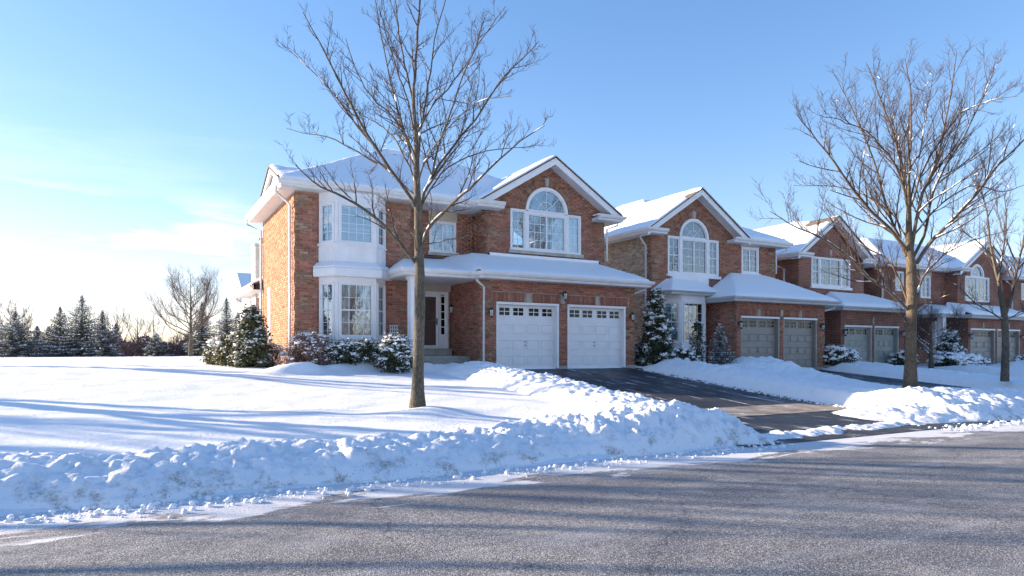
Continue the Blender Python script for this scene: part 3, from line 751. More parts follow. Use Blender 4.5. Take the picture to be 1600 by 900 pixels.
        for i in range(n-1):
            for j in range(panels):
                p = MB(); x0, x1, y0, y1 = a+pw*j+.06, a+pw*(j+1)-.06, c+sh*i+.11, c+sh*(i+1)-.11
                if panels == 4: x0, x1 = a+pw*j+.05, a+pw*(j+1)-.05
                pts0 = [(x0, y0), (x1, y0), (x1, y1), (x0, y1)]; g = .035
                pts1 = [(x0+g, y0+g), (x1-g, y0+g), (x1-g, y1-g), (x0+g, y1-g)]
                V = [fr.p(u, z, rec-.001) for u, z in pts0]+[fr.p(u, z, rec+.022) for u, z in [(x0+.008,y0+.008),(x1-.008,y0+.008),(x1-.008,y1-.008),(x0+.008,y1-.008)]]+[fr.p(u, z, rec+.005) for u, z in pts1]+[fr.p(u, z, rec+.012) for u, z in [(x0+g+.03,y0+g+.03),(x1-g-.03,y0+g+.03),(x1-g-.03,y1-g-.03),(x0+g+.03,y1-g-.03)]]
                F = []
                for r in (0, 4, 8): F += [(r+k, r+(k+1) % 4, r+4+(k+1) % 4, r+4+k) for k in range(4)]
                F.append((12, 13, 14, 15)); p.add(V, F); p.build('panel', mat, D)
        zc0, zc1 = c+sh*(n-1)+.19, d-.10
        for j in range(4):
            q = (b-a)/4; x0 = a+q*j+(.11 if j % 2 == 0 else .07); x1 = a+q*(j+1)-(.07 if j % 2 == 0 else .11)
            g = MB(); g.fbox(fr, x0, x1, zc0, zc1, rec+.001, rec+.007); gw = g.build('door_window', M['gglass'], D)
            k = MB(); t = .014; xm = (x0+x1)/2; zm = (zc0+zc1)/2
            k.fbox(fr, x0-t, x1+t, zc0-.02, zc0, rec, rec+.02); k.fbox(fr, x0-t, x1+t, zc1, zc1+.02, rec, rec+.02)
            k.fbox(fr, x0-.02, x0, zc0, zc1, rec, rec+.02); k.fbox(fr, x1, x1+.02, zc0, zc1, rec, rec+.02)
            k.fbox(fr, xm-.012, xm+.012, zc0, zc1, rec+.007, rec+.018); k.fbox(fr, x0, x1, zm-.012, zm+.012, rec+.007, rec+.0175)
            if panels != 4:
                k.fbox(fr, x0+(x1-x0)*.25-.008, x0+(x1-x0)*.25+.008, zc0, zc1, rec+.007, rec+.017); k.fbox(fr, x0+(x1-x0)*.75-.008, x0+(x1-x0)*.75+.008, zc0, zc1, rec+.007, rec+.017)
            k.build('window_grid', mat, gw)
        h = MB(); um = (a+b)/2-.03; h.tube([fr.p(um, c+sh*1.45, rec+.01), fr.p(um, c+sh*1.45, rec+.06)], .018, 8); h.fbox(fr, um-.03, um+.03, c+sh*1.66, c+sh*1.66+.03, rec, rec+.03); h.build('handle', M['dark'], D)
        bk = MB(); bk.fbox(fr, a-.05, b+.05, z0, z1, rec-.12, rec-.08); bk.build('backing', M['interior'], D)
    def lantern(s, fr, u, z, d=.0):
        m = MB(); c = fr.p(u, z, d+.13)
        m.fbox(fr, u-.045, u+.045, z-.02, z+.12, d, d+.03); m.tube([fr.p(u, z+.09, d+.02), fr.p(u, z+.16, d+.07), fr.p(u, z+.13, d+.13)], .012, 6)
        m.lathe(c, [(.005, .17), (.03, .14), (.085, .09), (.085, .08), (.012, .08)], 8); m.lathe(c, [(.02, -.19), (.045, -.15), (.05, -.13), (.01, -.12)], 8)
        for k in range(6):
            a = math.pi*k/3; m.tube([(c[0]+.078*math.cos(a), c[1]+.078*math.sin(a), c[2]+.085), (c[0]+.045*math.cos(a), c[1]+.045*math.sin(a), c[2]-.14)], .006, 4)
        o = m.build('wall_lantern', M['dark'], s.r)
        g = MB(); g.lathe(c, [(.04, -.13), (.072, .075)], 6); g.build('lamp_glass', M['lampglass'], o)
    def downspout(s, pts, r=.04, mat=None):
        m = MB(); m.tube(pts, r, 8); m.build('downspout', mat or M['gutter'], s.r, smooth=True)
    # ---- roofs
    def gutter(s, path, z, ov=.45, mat=None, soffit=True, h=.2):
        g = MB(); zb = z
        g.sweep(path, [(-.03, zb), (.0, zb), (.03, zb+.0), (.035, zb+.055), (.09, zb+.075), (.125, zb+.13), (.13, zb+h), (.115, zb+h), (.105, zb+h-.02), (-.03, zb+h-.02)])
        g.build('gutter', mat or M['gutter'], s.r)
        if soffit:
            k = MB(); k.sweep(path, [(-ov, zb-.022), (-.004, zb-.022), (-.004, zb-.002), (-ov, zb-.002)]); k.build('soffit', M['soffit'], s.r)
    def rake(s, fr, uc, zp, sl, hl, hr, ov, h=.25):
        """gable trim: barge boards and sloping soffit; fr = wall plane, ridge top at (uc, zp)"""
        b = MB(); so = MB(); dk = MB()
        for sg, hh in ((-1, hl), (1, hr)):
            q = [(uc, zp), (uc+sg*hh, zp-sl*hh), (uc+sg*hh, zp-sl*hh-h), (uc, zp-h)]
            q = q if sg > 0 else q[::-1]; q = q[::-1]
            b.fpoly(fr, q, ov-.05, ov)
            e = [(uc, zp-h+.045), (uc+sg*hh, zp-sl*hh-h+.045), (uc+sg*hh, zp-sl*hh-h+.02), (uc, zp-h+.02)]
            e = e if sg > 0 else e[::-1]; e = e[::-1]; so.fpoly(fr, e, .001, ov-.052)
            k = [(uc, zp+.05), (uc+sg*(hh+.06), zp-sl*(hh+.06)+.05), (uc+sg*(hh+.06), zp-sl*(hh+.06)+.012), (uc, zp+.012)]
            k = k if sg > 0 else k[::-1]; k = k[::-1]; dk.fpoly(fr, k, ov-.3, ov+.045)
        b.build('barge_board', M['white'], s.r); so.build('gable_soffit', M['soffit'], s.r); dk.build('roof_edge', M['shingle'], s.r)
    def roof(s, comps, cell=.11, thick=.10, patches=(), seed=0, wall_ys=()):
        """comps: (x0,x1,y0,y1,f). One shingled shell plus its snow blanket, both from the same height function"""
        x0 = min(c[0] for c in comps); x1 = max(c[1] for c in comps); y0 = min(c[2] for c in comps); y1 = max(c[3] for c in comps)
        nx = int((x1-x0)/cell)+1; ny = int((y1-y0)/cell)+1
        xs = np.array(sorted(set(np.round(np.concatenate([np.linspace(x0, x1, nx)]+[[c[0], c[1]] for c in comps]), 4))))
        ys = np.array(sorted(set(np.round(np.concatenate([np.linspace(y0, y1, ny)]+[[c[2], c[3]] for c in comps]), 4))))
        def dd(a):
            k = [a[0]]
            for v in a[1:]:
                if v-k[-1] > .012: k.append(v)
            return np.array(k)
        xs, ys = dd(xs), dd(ys); X, Y = np.meshgrid(xs, ys); Z = np.full(X.shape, -1e3)
        for a, b, c, d, f in comps:
            m = (X >= a-.013) & (X <= b+.013) & (Y >= c-.013) & (Y <= d+.013); Z = np.where(m, np.maximum(Z, f(X, Y)), Z)
        ins = Z > -500
        # distance to the outer edge (brute force erosion in metres)
        D = np.full(X.shape, .0); e = ins.copy(); P = np.pad(ins, 1)
        d = np.zeros(X.shape); cur = ins.copy()
        for k in range(5):
            p = np.pad(cur, 1); cur = cur & p[:-2, 1:-1] & p[2:, 1:-1] & p[1:-1, :-2] & p[1:-1, 2:]; d += cur
        D = d*cell
        th = thick*(.42+.58*np.clip(D/.26, 0, 1)**.5)*(1+.35*(fbm(X*.9+seed, Y*.9, 3, 3)-.5)) + .04*(fbm(X*3, Y*3+seed, 4, 9)-.5)*np.clip(.3+D/.3, 0, 1)
        for (px, py, r, a) in patches:
            q = np.hypot((X-px)/r, (Y-py)/(r*a)); th = th-(.28)*np.clip(1.2-q+.8*(fbm(X*5, Y*5, 3, 6)-.5), 0, 1)
        nX = len(xs); idx = np.arange(X.size).reshape(X.shape)
        q = ins[:-1, :-1] & ins[1:, :-1] & ins[:-1, 1:] & ins[1:, 1:]
        i = idx[:-1, :-1][q]; F = np.stack([i, i+1, i+1+nX, i+nX], -1)
        # skirts on boundary edges
        ed = {}
        for f in F.tolist():
            for a, b in zip(f, f[1:]+f[:1]):
                if (b, a) in ed: del ed[(b, a)]
                else: ed[(a, b)] = 1
        def shell(name, Zt, drop, mat, par, sm):
            V = np.stack([X, Y, Zt], -1).reshape(-1, 3); used = np.zeros(len(V), bool); used[F.ravel()] = True
            mp_ = np.cumsum(used)-1; V2 = V[used]; F2 = mp_[F]; el = np.array(list(ed)); bv = np.unique(el); bmap = {v: len(V2)+k for k, v in enumerate(bv)}
            VB = V[bv].copy(); VB[:, 2] = Z.ravel()[bv]-drop
            FS = np.array([[mp_[b], mp_[a], bmap[a], bmap[b]] for a, b in el])
            return npmesh(name, np.vstack([V2, VB]), np.vstack([F2, FS]), mat, par, smooth=sm)
        rf = shell('roof', Z-.012, .06, M['shingle'], s.r, False)
        shell('roof_snow', Z+th, .004, M['snow'], rf, True)
        return rf
def hip(x0, x1, y0, y1, ze, sf, sl, sr, sb, cap=99):
    return (x0, x1, y0, y1, lambda X, Y: ze+np.minimum(np.minimum(np.minimum((Y-y0)*sf, (X-x0)*sl), np.minimum((x1-X)*sr, (y1-Y)*sb)), cap))
def gab(x0, x1, y0, y1, xc, zp, sl): return (x0, x1, y0, y1, lambda X, Y: zp-sl*np.abs(X-xc))
def gabx(x0, x1, y0, y1, yc, zp, sl): return (x0, x1, y0, y1, lambda X, Y: zp-sl*np.abs(Y-yc))
INF = 50.
# ------------------------------------------------------------------ house 1 (nearest)
def bay(h, path, zb, zwin0, zwin1, ztop, cols, wins=True, base_panels=True, mat=None, curtain=('full', 'full', 'full'), rows=4, sash=None, each=True, name='bay', boards=True):
    """canted bay: sweeps below and above the windows, posts between, one window per face"""
    mt = mat or M['white']; b = MB()
    b.sweep(path, [(-.05, zb), (0, zb), (0, zwin0-.06), (-.05, zwin0-.06)])
    b.sweep(path, [(-.06, zwin0-.06), (.045, zwin0-.06), (.045, zwin0-.0), (-.06, zwin0-.0)])
    b.sweep(path, [(-.05, zwin1), (0.0, zwin1), (0.0, ztop), (-.05, ztop)])
    frs = [Fr(*path[i], *path[i+1]) for i in range(len(path)-1)]
    for fr in frs:
        b.fbox(fr, .0, .07, zwin0, zwin1, -.05, .002); b.fbox(fr, fr.L-.07, fr.L, zwin0, zwin1, -.05, .002)
    if boards:
        for fr in frs:
            n = max(1, round(fr.L/.45))
            for i in range(n):
                u0 = fr.L*i/n+.03; u1 = fr.L*(i+1)/n-.03; za, zc = zb+.06, zwin0-.12
                if zc-za < .15: continue
                for (p, q, r, t) in ((u0, u1, za, za+.022), (u0, u1, zc-.022, zc), (u0, u0+.022, za+.022, zc-.022), (u1-.022, u1, za+.022, zc-.022)):
                    b.fbox(fr, p, q, r, t, .001, .014)
    b.build(name, mt, h.r)
    if wins:
        for k, fr in enumerate(frs):
            h.window(fr, .075, fr.L-.075, zwin0+.003, zwin1-.003, cols[k], rows, case=.06, curtain=curtain[k], pane_each=each, sash=sash)
    return frs
H1 = House('brick_house', (10, 22, 1.0), 'nearest red brick house with white bay windows, porch and two white garage doors')
r = H1.r; ZB = 1.0; SF = 6.72
# walls (u runs left to right seen from outside)
f_side = Fr(4.42, 28.1, 4.42, 22.0); f_fr = Fr(4.42, 22.0, 8.25, 22.0); f_rec = Fr(8.25, 22.8, 11.05, 22.8)
f_gr = Fr(11.05, 22.8, 11.05, 21.7); f_gab = Fr(11.05, 21.7, 16.25, 21.7); f_gl = Fr(10.13, 22.8, 10.13, 20.3); f_gar = Fr(10.13, 20.3, 16.62, 20.3)
f_cr = Fr(16.62, 20.3, 16.62, 21.7); f_right = Fr(16.25, 21.7, 16.25, 28.2); f_back = Fr(16.25, 28.2, 4.42, 28.1); f_fret = Fr(8.25, 22.0, 8.25, 22.8)
bay_hole = ('r', .74, 2.96, 1.0, 6.75)
H1.wall(f_side, .9, SF, holes=[('r', 1.35, 1.80, 2.05, 4.0)], pal='sun_org', qr=True)
H1.wall(f_fr, .9, SF, holes=[bay_hole], pal='mix', ql=True, qr=True)
H1.wall(f_fret, .9, SF, pal='mix', brick=False)
H1.wall(f_rec, 4.4, SF, holes=[('r', 1.02, 2.08, 5.2, 6.35)], bholes=[('r', .98, 2.12, 6.35, 6.72)], pal='mix', brick=True)
H1.wall(Fr(8.25, 22.8, 10.13, 22.8), .9, 4.4, holes=[('r', .55, 1.78, 1.72, 3.80)], bholes=[('r', .0, 1.88, 3.80, 4.5)], pal='red')
H1.wall(f_gr, 4.3, SF, pal='mix', qr=True)
GZ = (6.72, 8.87, 2.62, .617)
H1.wall(f_gab, 4.5, 8.7, gable=(7.0, 8.62, 2.60, .617), holes=[('r', .95, 4.07, 5.34, 6.88), ('a', 2.53, 6.88, .93)], bholes=[('a', 2.53, 6.88, 1.20), ('r', 1.33, 1.60, 6.88, 6.92)], pal='mix', ql=True, qr=True)
H1.arch(f_gab, 2.53, 6.88, .95); H1.keystone(f_gab, 2.53, 7.84, .30, .06, .09, .035)
H1.wall(f_gl, .9, 4.15, pal='red', qr=True)
gd = [(.55, 3.07), (3.43, 6.06)]
H1.wall(f_gar, .9, 4.15, holes=[('r', a, b, .9, 3.31) for a, b in gd], bholes=[('r', .36, 6.24, 3.31, 3.64)], pal='red', ql=True, qr=True)
H1.soldier(f_gar, .37, 6.23, 3.318, .31, skip=[(1.72, 1.92), (3.16, 3.36), (4.65, 4.85)])
for u, zz, hh in ((1.81, 3.32, .32), (3.25, 3.30, .34), (4.74, 3.32, .32)): H1.keystone(f_gar, u, zz, hh, .055, .085, .03)
H1.wall(f_cr, .9, 4.15, brick=False); H1.wall(f_right, .9, SF, brick=False); H1.wall(f_back, .9, SF, brick=False)
# foundation strip under the garage piers
for a, b in ((-.012, .55), (3.07, 3.43), (6.06, 6.50)):
    m = MB(); m.fbox(f_gar, a+.0, b, .85, 1.10, -.05, .03); m.build('foundation', M['concrete'], r, bevel=.01)
# left wall narrow window
H1.window(f_side, 1.35, 1.80, 2.05, 4.0, 1, 4, curtain='full', sill='stone')
# bay: upper and lower with flared hood
bp = [(5.14, 22.03), (5.58, 21.45), (6.88, 21.45), (7.40, 22.03)]
bay(H1, bp, 1.15, 2.05, 3.84, 4.02, (2, 4, 2), rows=4, curtain=('full', 'open', 'full'), sash=2, name='lower_bay')
bay(H1, bp, 4.42, 5.06, 6.36, 6.70, (2, 4, 2), rows=4, curtain=('full', 'blind', None), name='upper_bay')
m = MB(); m.sweep(bp, [(-.05, 3.99), (.22, 3.99), (.24, 4.02), (.24, 4.24), (.20, 4.30), (.0, 4.43), (-.05, 4.43)]); m.build('bay_hood', M['white'], r, bevel=.01)
m = MB(); m.sweep(bp, [(.03, 4.415), (.23, 4.285), (.235, 4.31), (.05, 4.46), (.0, 4.46)]); m.build('hood_snow', M['snow'], r)
# recess window with its siding panel
H1.window(f_rec, 1.02, 2.08, 5.2, 6.35, 6, 4, case=.06, slider=True, curtain='full', sill='stone')
m = MB(); m.fbox(f_rec, .99, 2.11, 6.353, 6.70, -.02, .03)
for i in range(3): m.fbox(f_rec, .99, 2.11, 6.36+.115*i, 6.36+.115*i+.10, .03, .045)
m.build('siding_panel', M['tan'], r)
# gable window group
H1.window(f_gab, .95, 1.62, 5.34, 6.86, 2, 4, case=.07, curtain=None)
H1.window(f_gab, 1.62, 3.44, 5.34, 6.82, 6, 4, case=.10, slider=True, curtain='half')
H1.window(f_gab, 3.44, 4.07, 5.34, 6.86, 2, 4, case=.07, curtain='full')
H1.arched(f_gab, 2.53, 6.86, .93, curtain=None)
m = MB(); m.fbox(f_gab, .86, 4.16, 5.22, 5.338, -.02, .12); m.build('stone_sill', M['stone'], r, bevel=.01)
m = MB(); m.fbox(f_gab, .88, 4.14, 5.339, 5.36, .05, .11); m.build('sill_snow', M['snow'], r, bevel=.008)
# garage doors
for a, b in gd: H1.garage_door(f_gar, a+.002, b-.002, 1.02, 3.306, M['gdoor'])
for u in (.30, 6.30): H1.lantern(f_gar, u, 2.93, .03)
H1.lantern(f_gar, 3.25, 3.60, .04)
H1.lantern(Fr(8.25, 22.8, 10.13, 22.8), 1.83, 3.16, .012)
# porch: slab, steps, column, door
fp = Fr(8.25, 22.8, 10.13, 22.8)
m = MB(); m.box(7.75, 10.115, 21.15, 22.78, .9, 1.47); m.build('porch_slab', M['concrete'], r, bevel=.015)
m = MB(); m.box(7.9, 10.12, 20.78, 21.148, .9, 1.24); m.build('porch_step', M['concrete'], r, bevel=.015)
m = MB(); m.box(8.3, 10.0, 22.42, 22.78, 1.472, 1.68); m.box(8.28, 10.05, 22.38, 22.78, 1.682, 1.72); m.build('door_step', M['stone'], r, bevel=.01)
m = MB(); m.box(7.72, 8.04, 20.52, 20.84, 1.0, 4.06); m.box(7.68, 8.08, 20.48, 20.88, 3.94, 4.055); m.box(7.69, 8.07, 20.49, 20.87, .98, 1.9); m.build('porch_column', M['white'], r, bevel=.012)
# lattice vent beside the column
m = MB(); fl = Fr(7.4, 21.99, 8.25, 21.99)
for i in range(4): m.fbox(fl, .12+.08*i, .14+.08*i, 1.9, 2.5, .01, .03)
for i in range(6): m.fbox(fl, .1, .42, 1.9+.115*i, 1.925+.115*i, .031, .045)
m.build('lattice', M['white'], r)
m = MB(); z0, z1 = 1.724, 3.79
for a, b, c, d in ((.56, .64, z0, z1), (1.38, 1.45, z0, z1-.10), (1.68, 1.77, z0, z1), (.64, 1.68, z1-.10, z1)): m.fbox(fp, a, b, c, d, -.09, .04)
m.fbox(fp, 1.45, 1.68, z0, z0+.5, -.06, .0); m.build('door_frame', M['white'], r, bevel=.006)
D = MB(); D.fbox(fp, .645, 1.375, z0+.002, z1-.103, -.07, -.02); D = D.build('storm_door', M['white'], r)
m = MB(); m.fbox(fp, .73, 1.29, z0+.12, z1-.2, -.018, -.010); m.build('door_leaf', M['fdoor'], D)
m = MB(); m.fbox(fp, .80, 1.22, z0+1.0, z1-.32, -.009, -.004); m.build('glass', M['glass'], D)
m = MB()
for k in range(1, 3): m.fbox(fp, .80, 1.22, z0+1.0+k*.23, z0+1.012+k*.23, -.004, .002)
m.fbox(fp, .80, .82, z0+.2, z0+.85, -.0098, -.003); m.fbox(fp, 1.20, 1.22, z0+.2, z0+.85, -.0098, -.003); m.fbox(fp, .82, 1.20, z0+.83, z0+.85, -.0098, -.003); m.build('moulding', M['fdoor'], D)
m = MB(); m.tube([fp.p(1.33, z0+.95, -.02), fp.p(1.33, z0+.95, .05), fp.p(1.25, z0+.95, .05)], .014, 6); m.fbox(fp, 1.31, 1.35, z0+.85, z0+1.1, -.02, .0); m.build('handle', M['dark'], D)
for k in range(5):
    m = MB(); c = z0+.52+k*.28; m.fbox(fp, 1.50, 1.63, c, c+.25, -.03, -.022); m.build('sidelight_pane', M['gglass'], r)
m = MB(); m.fbox(fp, 1.45, 1.50, z0+.5, z1-.1, -.05, -.012); m.fbox(fp, 1.63, 1.68, z0+.5, z1-.1, -.05, -.012)
for k in range(6): m.fbox(fp, 1.50, 1.63, z0+.49+k*.28, z0+.52+k*.28, -.05, -.014)
m.build('sidelight_frame', M['white'], r)
m = MB(); m.fbox(fp, .3, 1.87, 3.80, 4.06, -.02, .02)
for i in range(13): m.fbox(fp, .31+.12*i, .41+.12*i, 3.80, 4.05, .02, .032)
m.build('siding_panel', M['tan'], r)
# main roof, gable roof, porch and garage roofs
xc, zpk = 13.67, 8.82
H1.roof([hip(3.90, 15.95, 21.52, 28.55, 6.93, .57, .57, .57, 1.35), gab(10.62, 16.78, 21.2, 28.5, xc, zpk+.06, .617), gabx(3.86, 7.0, 21.75, 25.1, 23.25, 7.66, .42)],
        cell=.11, thick=.10, patches=[(12.0, 26.2, .5, .5), (9.2, 26.0, .35, .5)], seed=1)
H1.gutter([(3.93, 28.5), (3.93, 21.6), (10.4, 21.6), (10.62, 21.22), (11.5, 21.22)], SF, .5)
H1.gutter([(15.62, 21.22), (16.78, 21.22), (16.78, 28.5)], SF, .48)
for bx in ((8.2, 11.0, 21.95, 22.79, SF-.02, SF-.001), (10.45, 11.5, 21.25, 21.69, SF-.024, SF+.12), (15.65, 16.7, 21.25, 21.69, SF-.024, SF+.12)):
    m = MB(); m.box(*bx); m.build('soffit', M['soffit'], r)
m = MB(); m.box(10.7, 11.48, 21.26, 21.66, SF+.19, SF+.24); m.box(15.65, 16.7, 21.26, 21.66, SF+.19, SF+.25); m.build('return_snow', M['snow'], r, bevel=.03)
H1.rake(f_gab, xc-11.05, zpk, .617, 3.02, 3.08, .48)
# little cross gable over the left eave
fx = Fr(3.98, 28.1, 3.98, 21.6); uc = 28.1-23.25
m = MB(); m.fpoly(fx, [(uc-1.62, 6.95), (uc+1.42, 6.95), (uc, 7.56)], -.1, -.02); m.build('gable_panel', M['soffit'], r)
H1.rake(fx, uc, 7.62, .42, 1.7, 1.5, .12, .14)
# garage / porch roof
sg = .425
_fg = lambda X, Y: 4.24+np.minimum(np.minimum(sg*(Y-19.82), (17.08-X)*.62), .6*(X-9.78)+.27*np.maximum(Y-20.2, 0))
H1.roof([(9.78, 10.0, 20.2, 21.72, _fg), (9.95, 17.08, 19.82, 21.72, lambda X, Y: 4.24+np.minimum(np.minimum(sg*(Y-19.82), (17.08-X)*.62), .6*(X-9.78)+.27*np.maximum(Y-20.2, 0))),
         (9.78, 11.12, 21.6, 22.8, lambda X, Y: np.minimum(4.24+np.minimum(sg*(Y-19.82), .6*(X-9.78)+.27*(Y-20.2)), 5.0)),
         (16.25, 17.08, 21.6, 22.8, lambda X, Y: 4.24+(17.08-X)*.62),
         (7.35, 9.9, 20.20, 22.8, lambda X, Y: 4.22+np.minimum(.27*(Y-20.20), (X-7.35)*.75))], cell=.10, thick=.08, seed=4)
H1.gutter([(7.38, 21.98), (7.38, 20.25), (9.74, 20.25), (9.95, 19.87), (17.05, 19.87), (17.05, 22.7)], 4.05, .42)
m = MB(); m.box(7.8, 10.12, 20.6, 22.79, 4.03, 4.046); m.build('porch_ceiling', M['soffit'], r)
m = MB(); m.box(11.06, 16.0, 21.62, 21.69, 5.02, 5.14); m.box(8.3, 11.0, 22.7, 22.79, 4.86, 5.02); m.build('flashing', M['dark'], r)
m = MB(); m.box(11.1, 15.9, 21.56, 21.62, 5.06, 5.17); m.build('flashing_snow', M['snow'], r, bevel=.02)
# downspouts
H1.downspout([(3.86, 22.1, 6.78), (3.86, 22.1, 6.62), (4.33, 22.35, 6.3), (4.33, 22.35, 1.1)])
H1.downspout([(3.86, 28.3, 6.78), (3.86, 28.3, 6.6), (4.33, 28.0, 6.35), (4.33, 28.0, 1.1)])
H1.downspout([(9.82, 20.0, 4.1), (9.82, 20.0, 3.95), (10.18, 20.22, 3.78), (10.18, 20.22, 1.25), (10.05, 20.1, 1.12)])
H1.downspout([(16.95, 19.95, 4.1), (16.95, 20.05, 3.98), (16.68, 20.3, 3.85), (16.68, 20.5, 3.7)])
H1.downspout([(16.7, 21.4, 6.75), (16.7, 21.4, 6.6), (16.33, 21.62, 6.45), (16.33, 21.62, 5.2)])
# single storey rear wing and chimney
f_wg = Fr(4.55, 32.4, 4.55, 28.1)
H1.wall(f_wg, .9, 4.06, holes=[('r', 1.2, 1.75, 2.0, 3.7)], pal='sun_org'); H1.window(f_wg, 1.2, 1.75, 2.0, 3.7, 1, 4, pane_each=False, curtain='full')
H1.wall(Fr(8, 32.4, 4.55, 32.4), .9, 4.06, brick=False)
H1.roof([(4.02, 8, 28.15, 32.9, lambda X, Y: 4.27+np.minimum((X-4.02)*.5, (32.9-Y)*.6))], cell=.16, thick=.12, seed=7)
H1.gutter([(8, 32.85), (4.05, 32.85), (4.05, 28.15)], 4.06, .5)
m = MB(); m.fbox(f_wg, 0, 4.3, 3.86, 4.04, .0, .05); m.build('frieze', M['gutter'], r)
H1.downspout([(4.0, 32.5, 4.1), (4.0, 32.5, 3.95), (4.45, 32.3, 3.7), (4.45, 32.3, 1.2)])
c = MB(); c.box(4.42, 5.1, 30.0, 31.0, 1.0, 6.05)
for i in range(14): c.box(4.405, 5.115, 29.985, 31.015, 4.3+i*.125, 4.3+i*.125+.10)
c.box(4.36, 5.16, 29.93, 31.07, 6.052, 6.15)
ch = c.build('chimney', M['chimney'], r)
c = MB(); c.lathe((4.72, 30.5, 6.15), [(.07, 0), (.07, .22), (.14, .22), (.14, .3), (.02, .34)], 10); c.build('chimney_pot', M['dark'], ch)
H1.finish(300)

# ------------------------------------------------------------------ house 2
H2 = House('brick_house', (22.5, 22, .9), 'second brick house with tan side wall, arched gable window and two greige garage doors')
r = H2.r; SF2 = 6.52
f_s = Fr(18.95, 30.5, 18.95, 22); f_f = Fr(18.95, 22, 26.5, 22); f_g = Fr(22.1, 20.3, 27.75, 20.3)
H2.wall(f_s, .9, SF2, pal='gry', qr=True)
H2.wall(f_f, .9, 8.3, gable=(6.7, 8.34, 2.42, .66), holes=[('r', .86, 3.83, 4.95, 6.58), ('a', 2.38, 6.58, .85), ('r', 5.28, 6.40, 5.2, 6.42), ('r', .6, 2.9, 1.0, 4.0)],
        bholes=[('a', 2.38, 6.58, 1.1), ('r', 5.2, 6.48, 6.42, 6.56)], pal='mix', ql=True, qr=True)
H2.arch(f_f, 2.38, 6.58, .87); H2.keystone(f_f, 2.38, 7.46, .28, .06, .085, .035)
H2.wall(Fr(26.5, 22, 26.5, 28), .9, SF2, brick=False); H2.wall(Fr(22.1, 22, 22.1, 20.3), .8, 3.85, pal='mix', qr=True)
gd2 = [(.22, 2.62), (2.86, 5.12)]
H2.wall(f_g, .75, 3.85, holes=[('r', a, b, .7, 3.14) for a, b in gd2]+[('r', 2.62, 2.86, 3.02, 3.14)], bholes=[('r', .15, 5.3, 3.14, 3.46)], pal='red', qr=True)
H2.soldier(f_g, .16, 5.28, 3.145, .30, skip=[(1.25, 1.42), (2.66, 2.83), (3.93, 4.10)])
for u in (1.35, 2.76, 4.03): H2.keystone(f_g, u, 3.15, .30, .05, .075, .03)
H2.wall(Fr(27.75, 20.3, 27.75, 22), .75, 3.85, brick=False)
H2.window(f_f, .86, 1.60, 4.95, 6.56, 2, 4, case=.08, curtain='full', sash=2)
H2.window(f_f, 1.60, 3.20, 4.95, 6.54, 4, 4, case=.09, slider=True, curtain='full')
H2.window(f_f, 3.20, 3.83, 4.95, 6.56, 2, 4, case=.08, curtain='full', sash=2)
H2.arched(f_f, 2.38, 6.56, .85)
m = MB(); m.fbox(f_f, .78, 3.92, 4.83, 4.948, -.02, .12); m.build('stone_sill', M['white'], r, bevel=.01)
H2.window(f_f, 5.28, 6.40, 5.2, 6.42, 4, 4, case=.08, slider=True, curtain='full', sill='white')
m = MB(); m.fbox(f_f, 5.22, 6.46, 6.423, 6.52, -.02, .03); m.build('siding_panel', M['tan'], r)
bp2 = [(19.50, 22.03), (20.08, 21.42), (21.42, 21.42), (21.86, 22.03)]
bay(H2, bp2, 1.0, 2.0, 3.74, 4.10, (2, 4, 2), rows=4, curtain=('full', 'full', 'full'), sash=2, name='bay')
m = MB(); m.fbox(f_f, 1.0, 3.1, 4.45, 4.83, -.01, .16); m.build('bay_panel', M['white'], r)
H2.gutter([(18.98, 21.99), (19.32, 21.2), (21.9, 21.2), (22.2, 21.6)], 4.02, .3, mat=M['gutter2'], h=.13)
# faceted bay roof with snow
def bayroof(h, path, top, z0, z1, th):
    for nm, mt, dz, o in (('bay_roof', M['shingle'], 0, .0), ('bay_roof_snow', M['snow'], th, -.035)):
        m = MB(); P = [(p[0], p[1]) for p in path]; T = top; n = len(P)
        V = [(p[0], p[1], z0+dz*.7) for p in P]+[(t[0], t[1], z1+dz) for t in T]+[(p[0], p[1], z0-.01) for p in P]
        F = [(i, i+1, n+i+1, n+i) for i in range(n-1)]+[(2*n+i, 2*n+i+1, i+1, i) for i in range(n-1)]+[tuple(reversed(range(n, 2*n)))]
        m.add(V, F); o_ = m.build(nm, mt, h.r, bevel=.03 if dz else 0)
bayroof(H2, [(18.9, 21.99), (19.26, 21.12), (21.96, 21.12), (22.3, 21.99)], [(19.75, 21.99), (19.95, 21.8), (21.35, 21.8), (21.55, 21.99)], 4.13, 4.62, .10)
GM = M['gdoor2']
for a, b in gd2: H2.garage_door(f_g, a+.002, b-.002, .8, 3.13, GM)
for u in (.10, 5.36): H2.lantern(f_g, u, 2.75, .03)
for a, b in ((-.0, .22), (2.62, 2.86), (5.12, 5.66)):
    m = MB(); m.fbox(f_g, a, b, .6, .93, -.05, .03); m.build('foundation', M['concrete'], r)
xc2, zp2 = 21.37, 8.62
H2.roof([gab(18.38, 24.36, 21.5, 30.6, xc2, zp2+.06, .66), hip(18.4, 27.0, 21.5, 30.6, 6.72, .50, .66, .55, .9, 2.35)], cell=.12, thick=.10, seed=11,
        patches=[(20.6, 27.0, .5, .4), (20.3, 29.3, .6, .4), (20.9, 21.7, .35, 1.4)])
H2.gutter([(18.42, 30.5), (18.42, 21.55), (19.4, 21.55)], SF2, .48); H2.gutter([(23.3, 21.55), (26.95, 21.55), (26.95, 28)], SF2, .45)
for bx in ((18.5, 19.38, 21.58, 21.99, SF2-.024, SF2+.12), (23.33, 24.3, 21.58, 21.99, SF2-.024, SF2+.12)):
    m = MB(); m.box(*bx); m.build('soffit', M['soffit'], r)
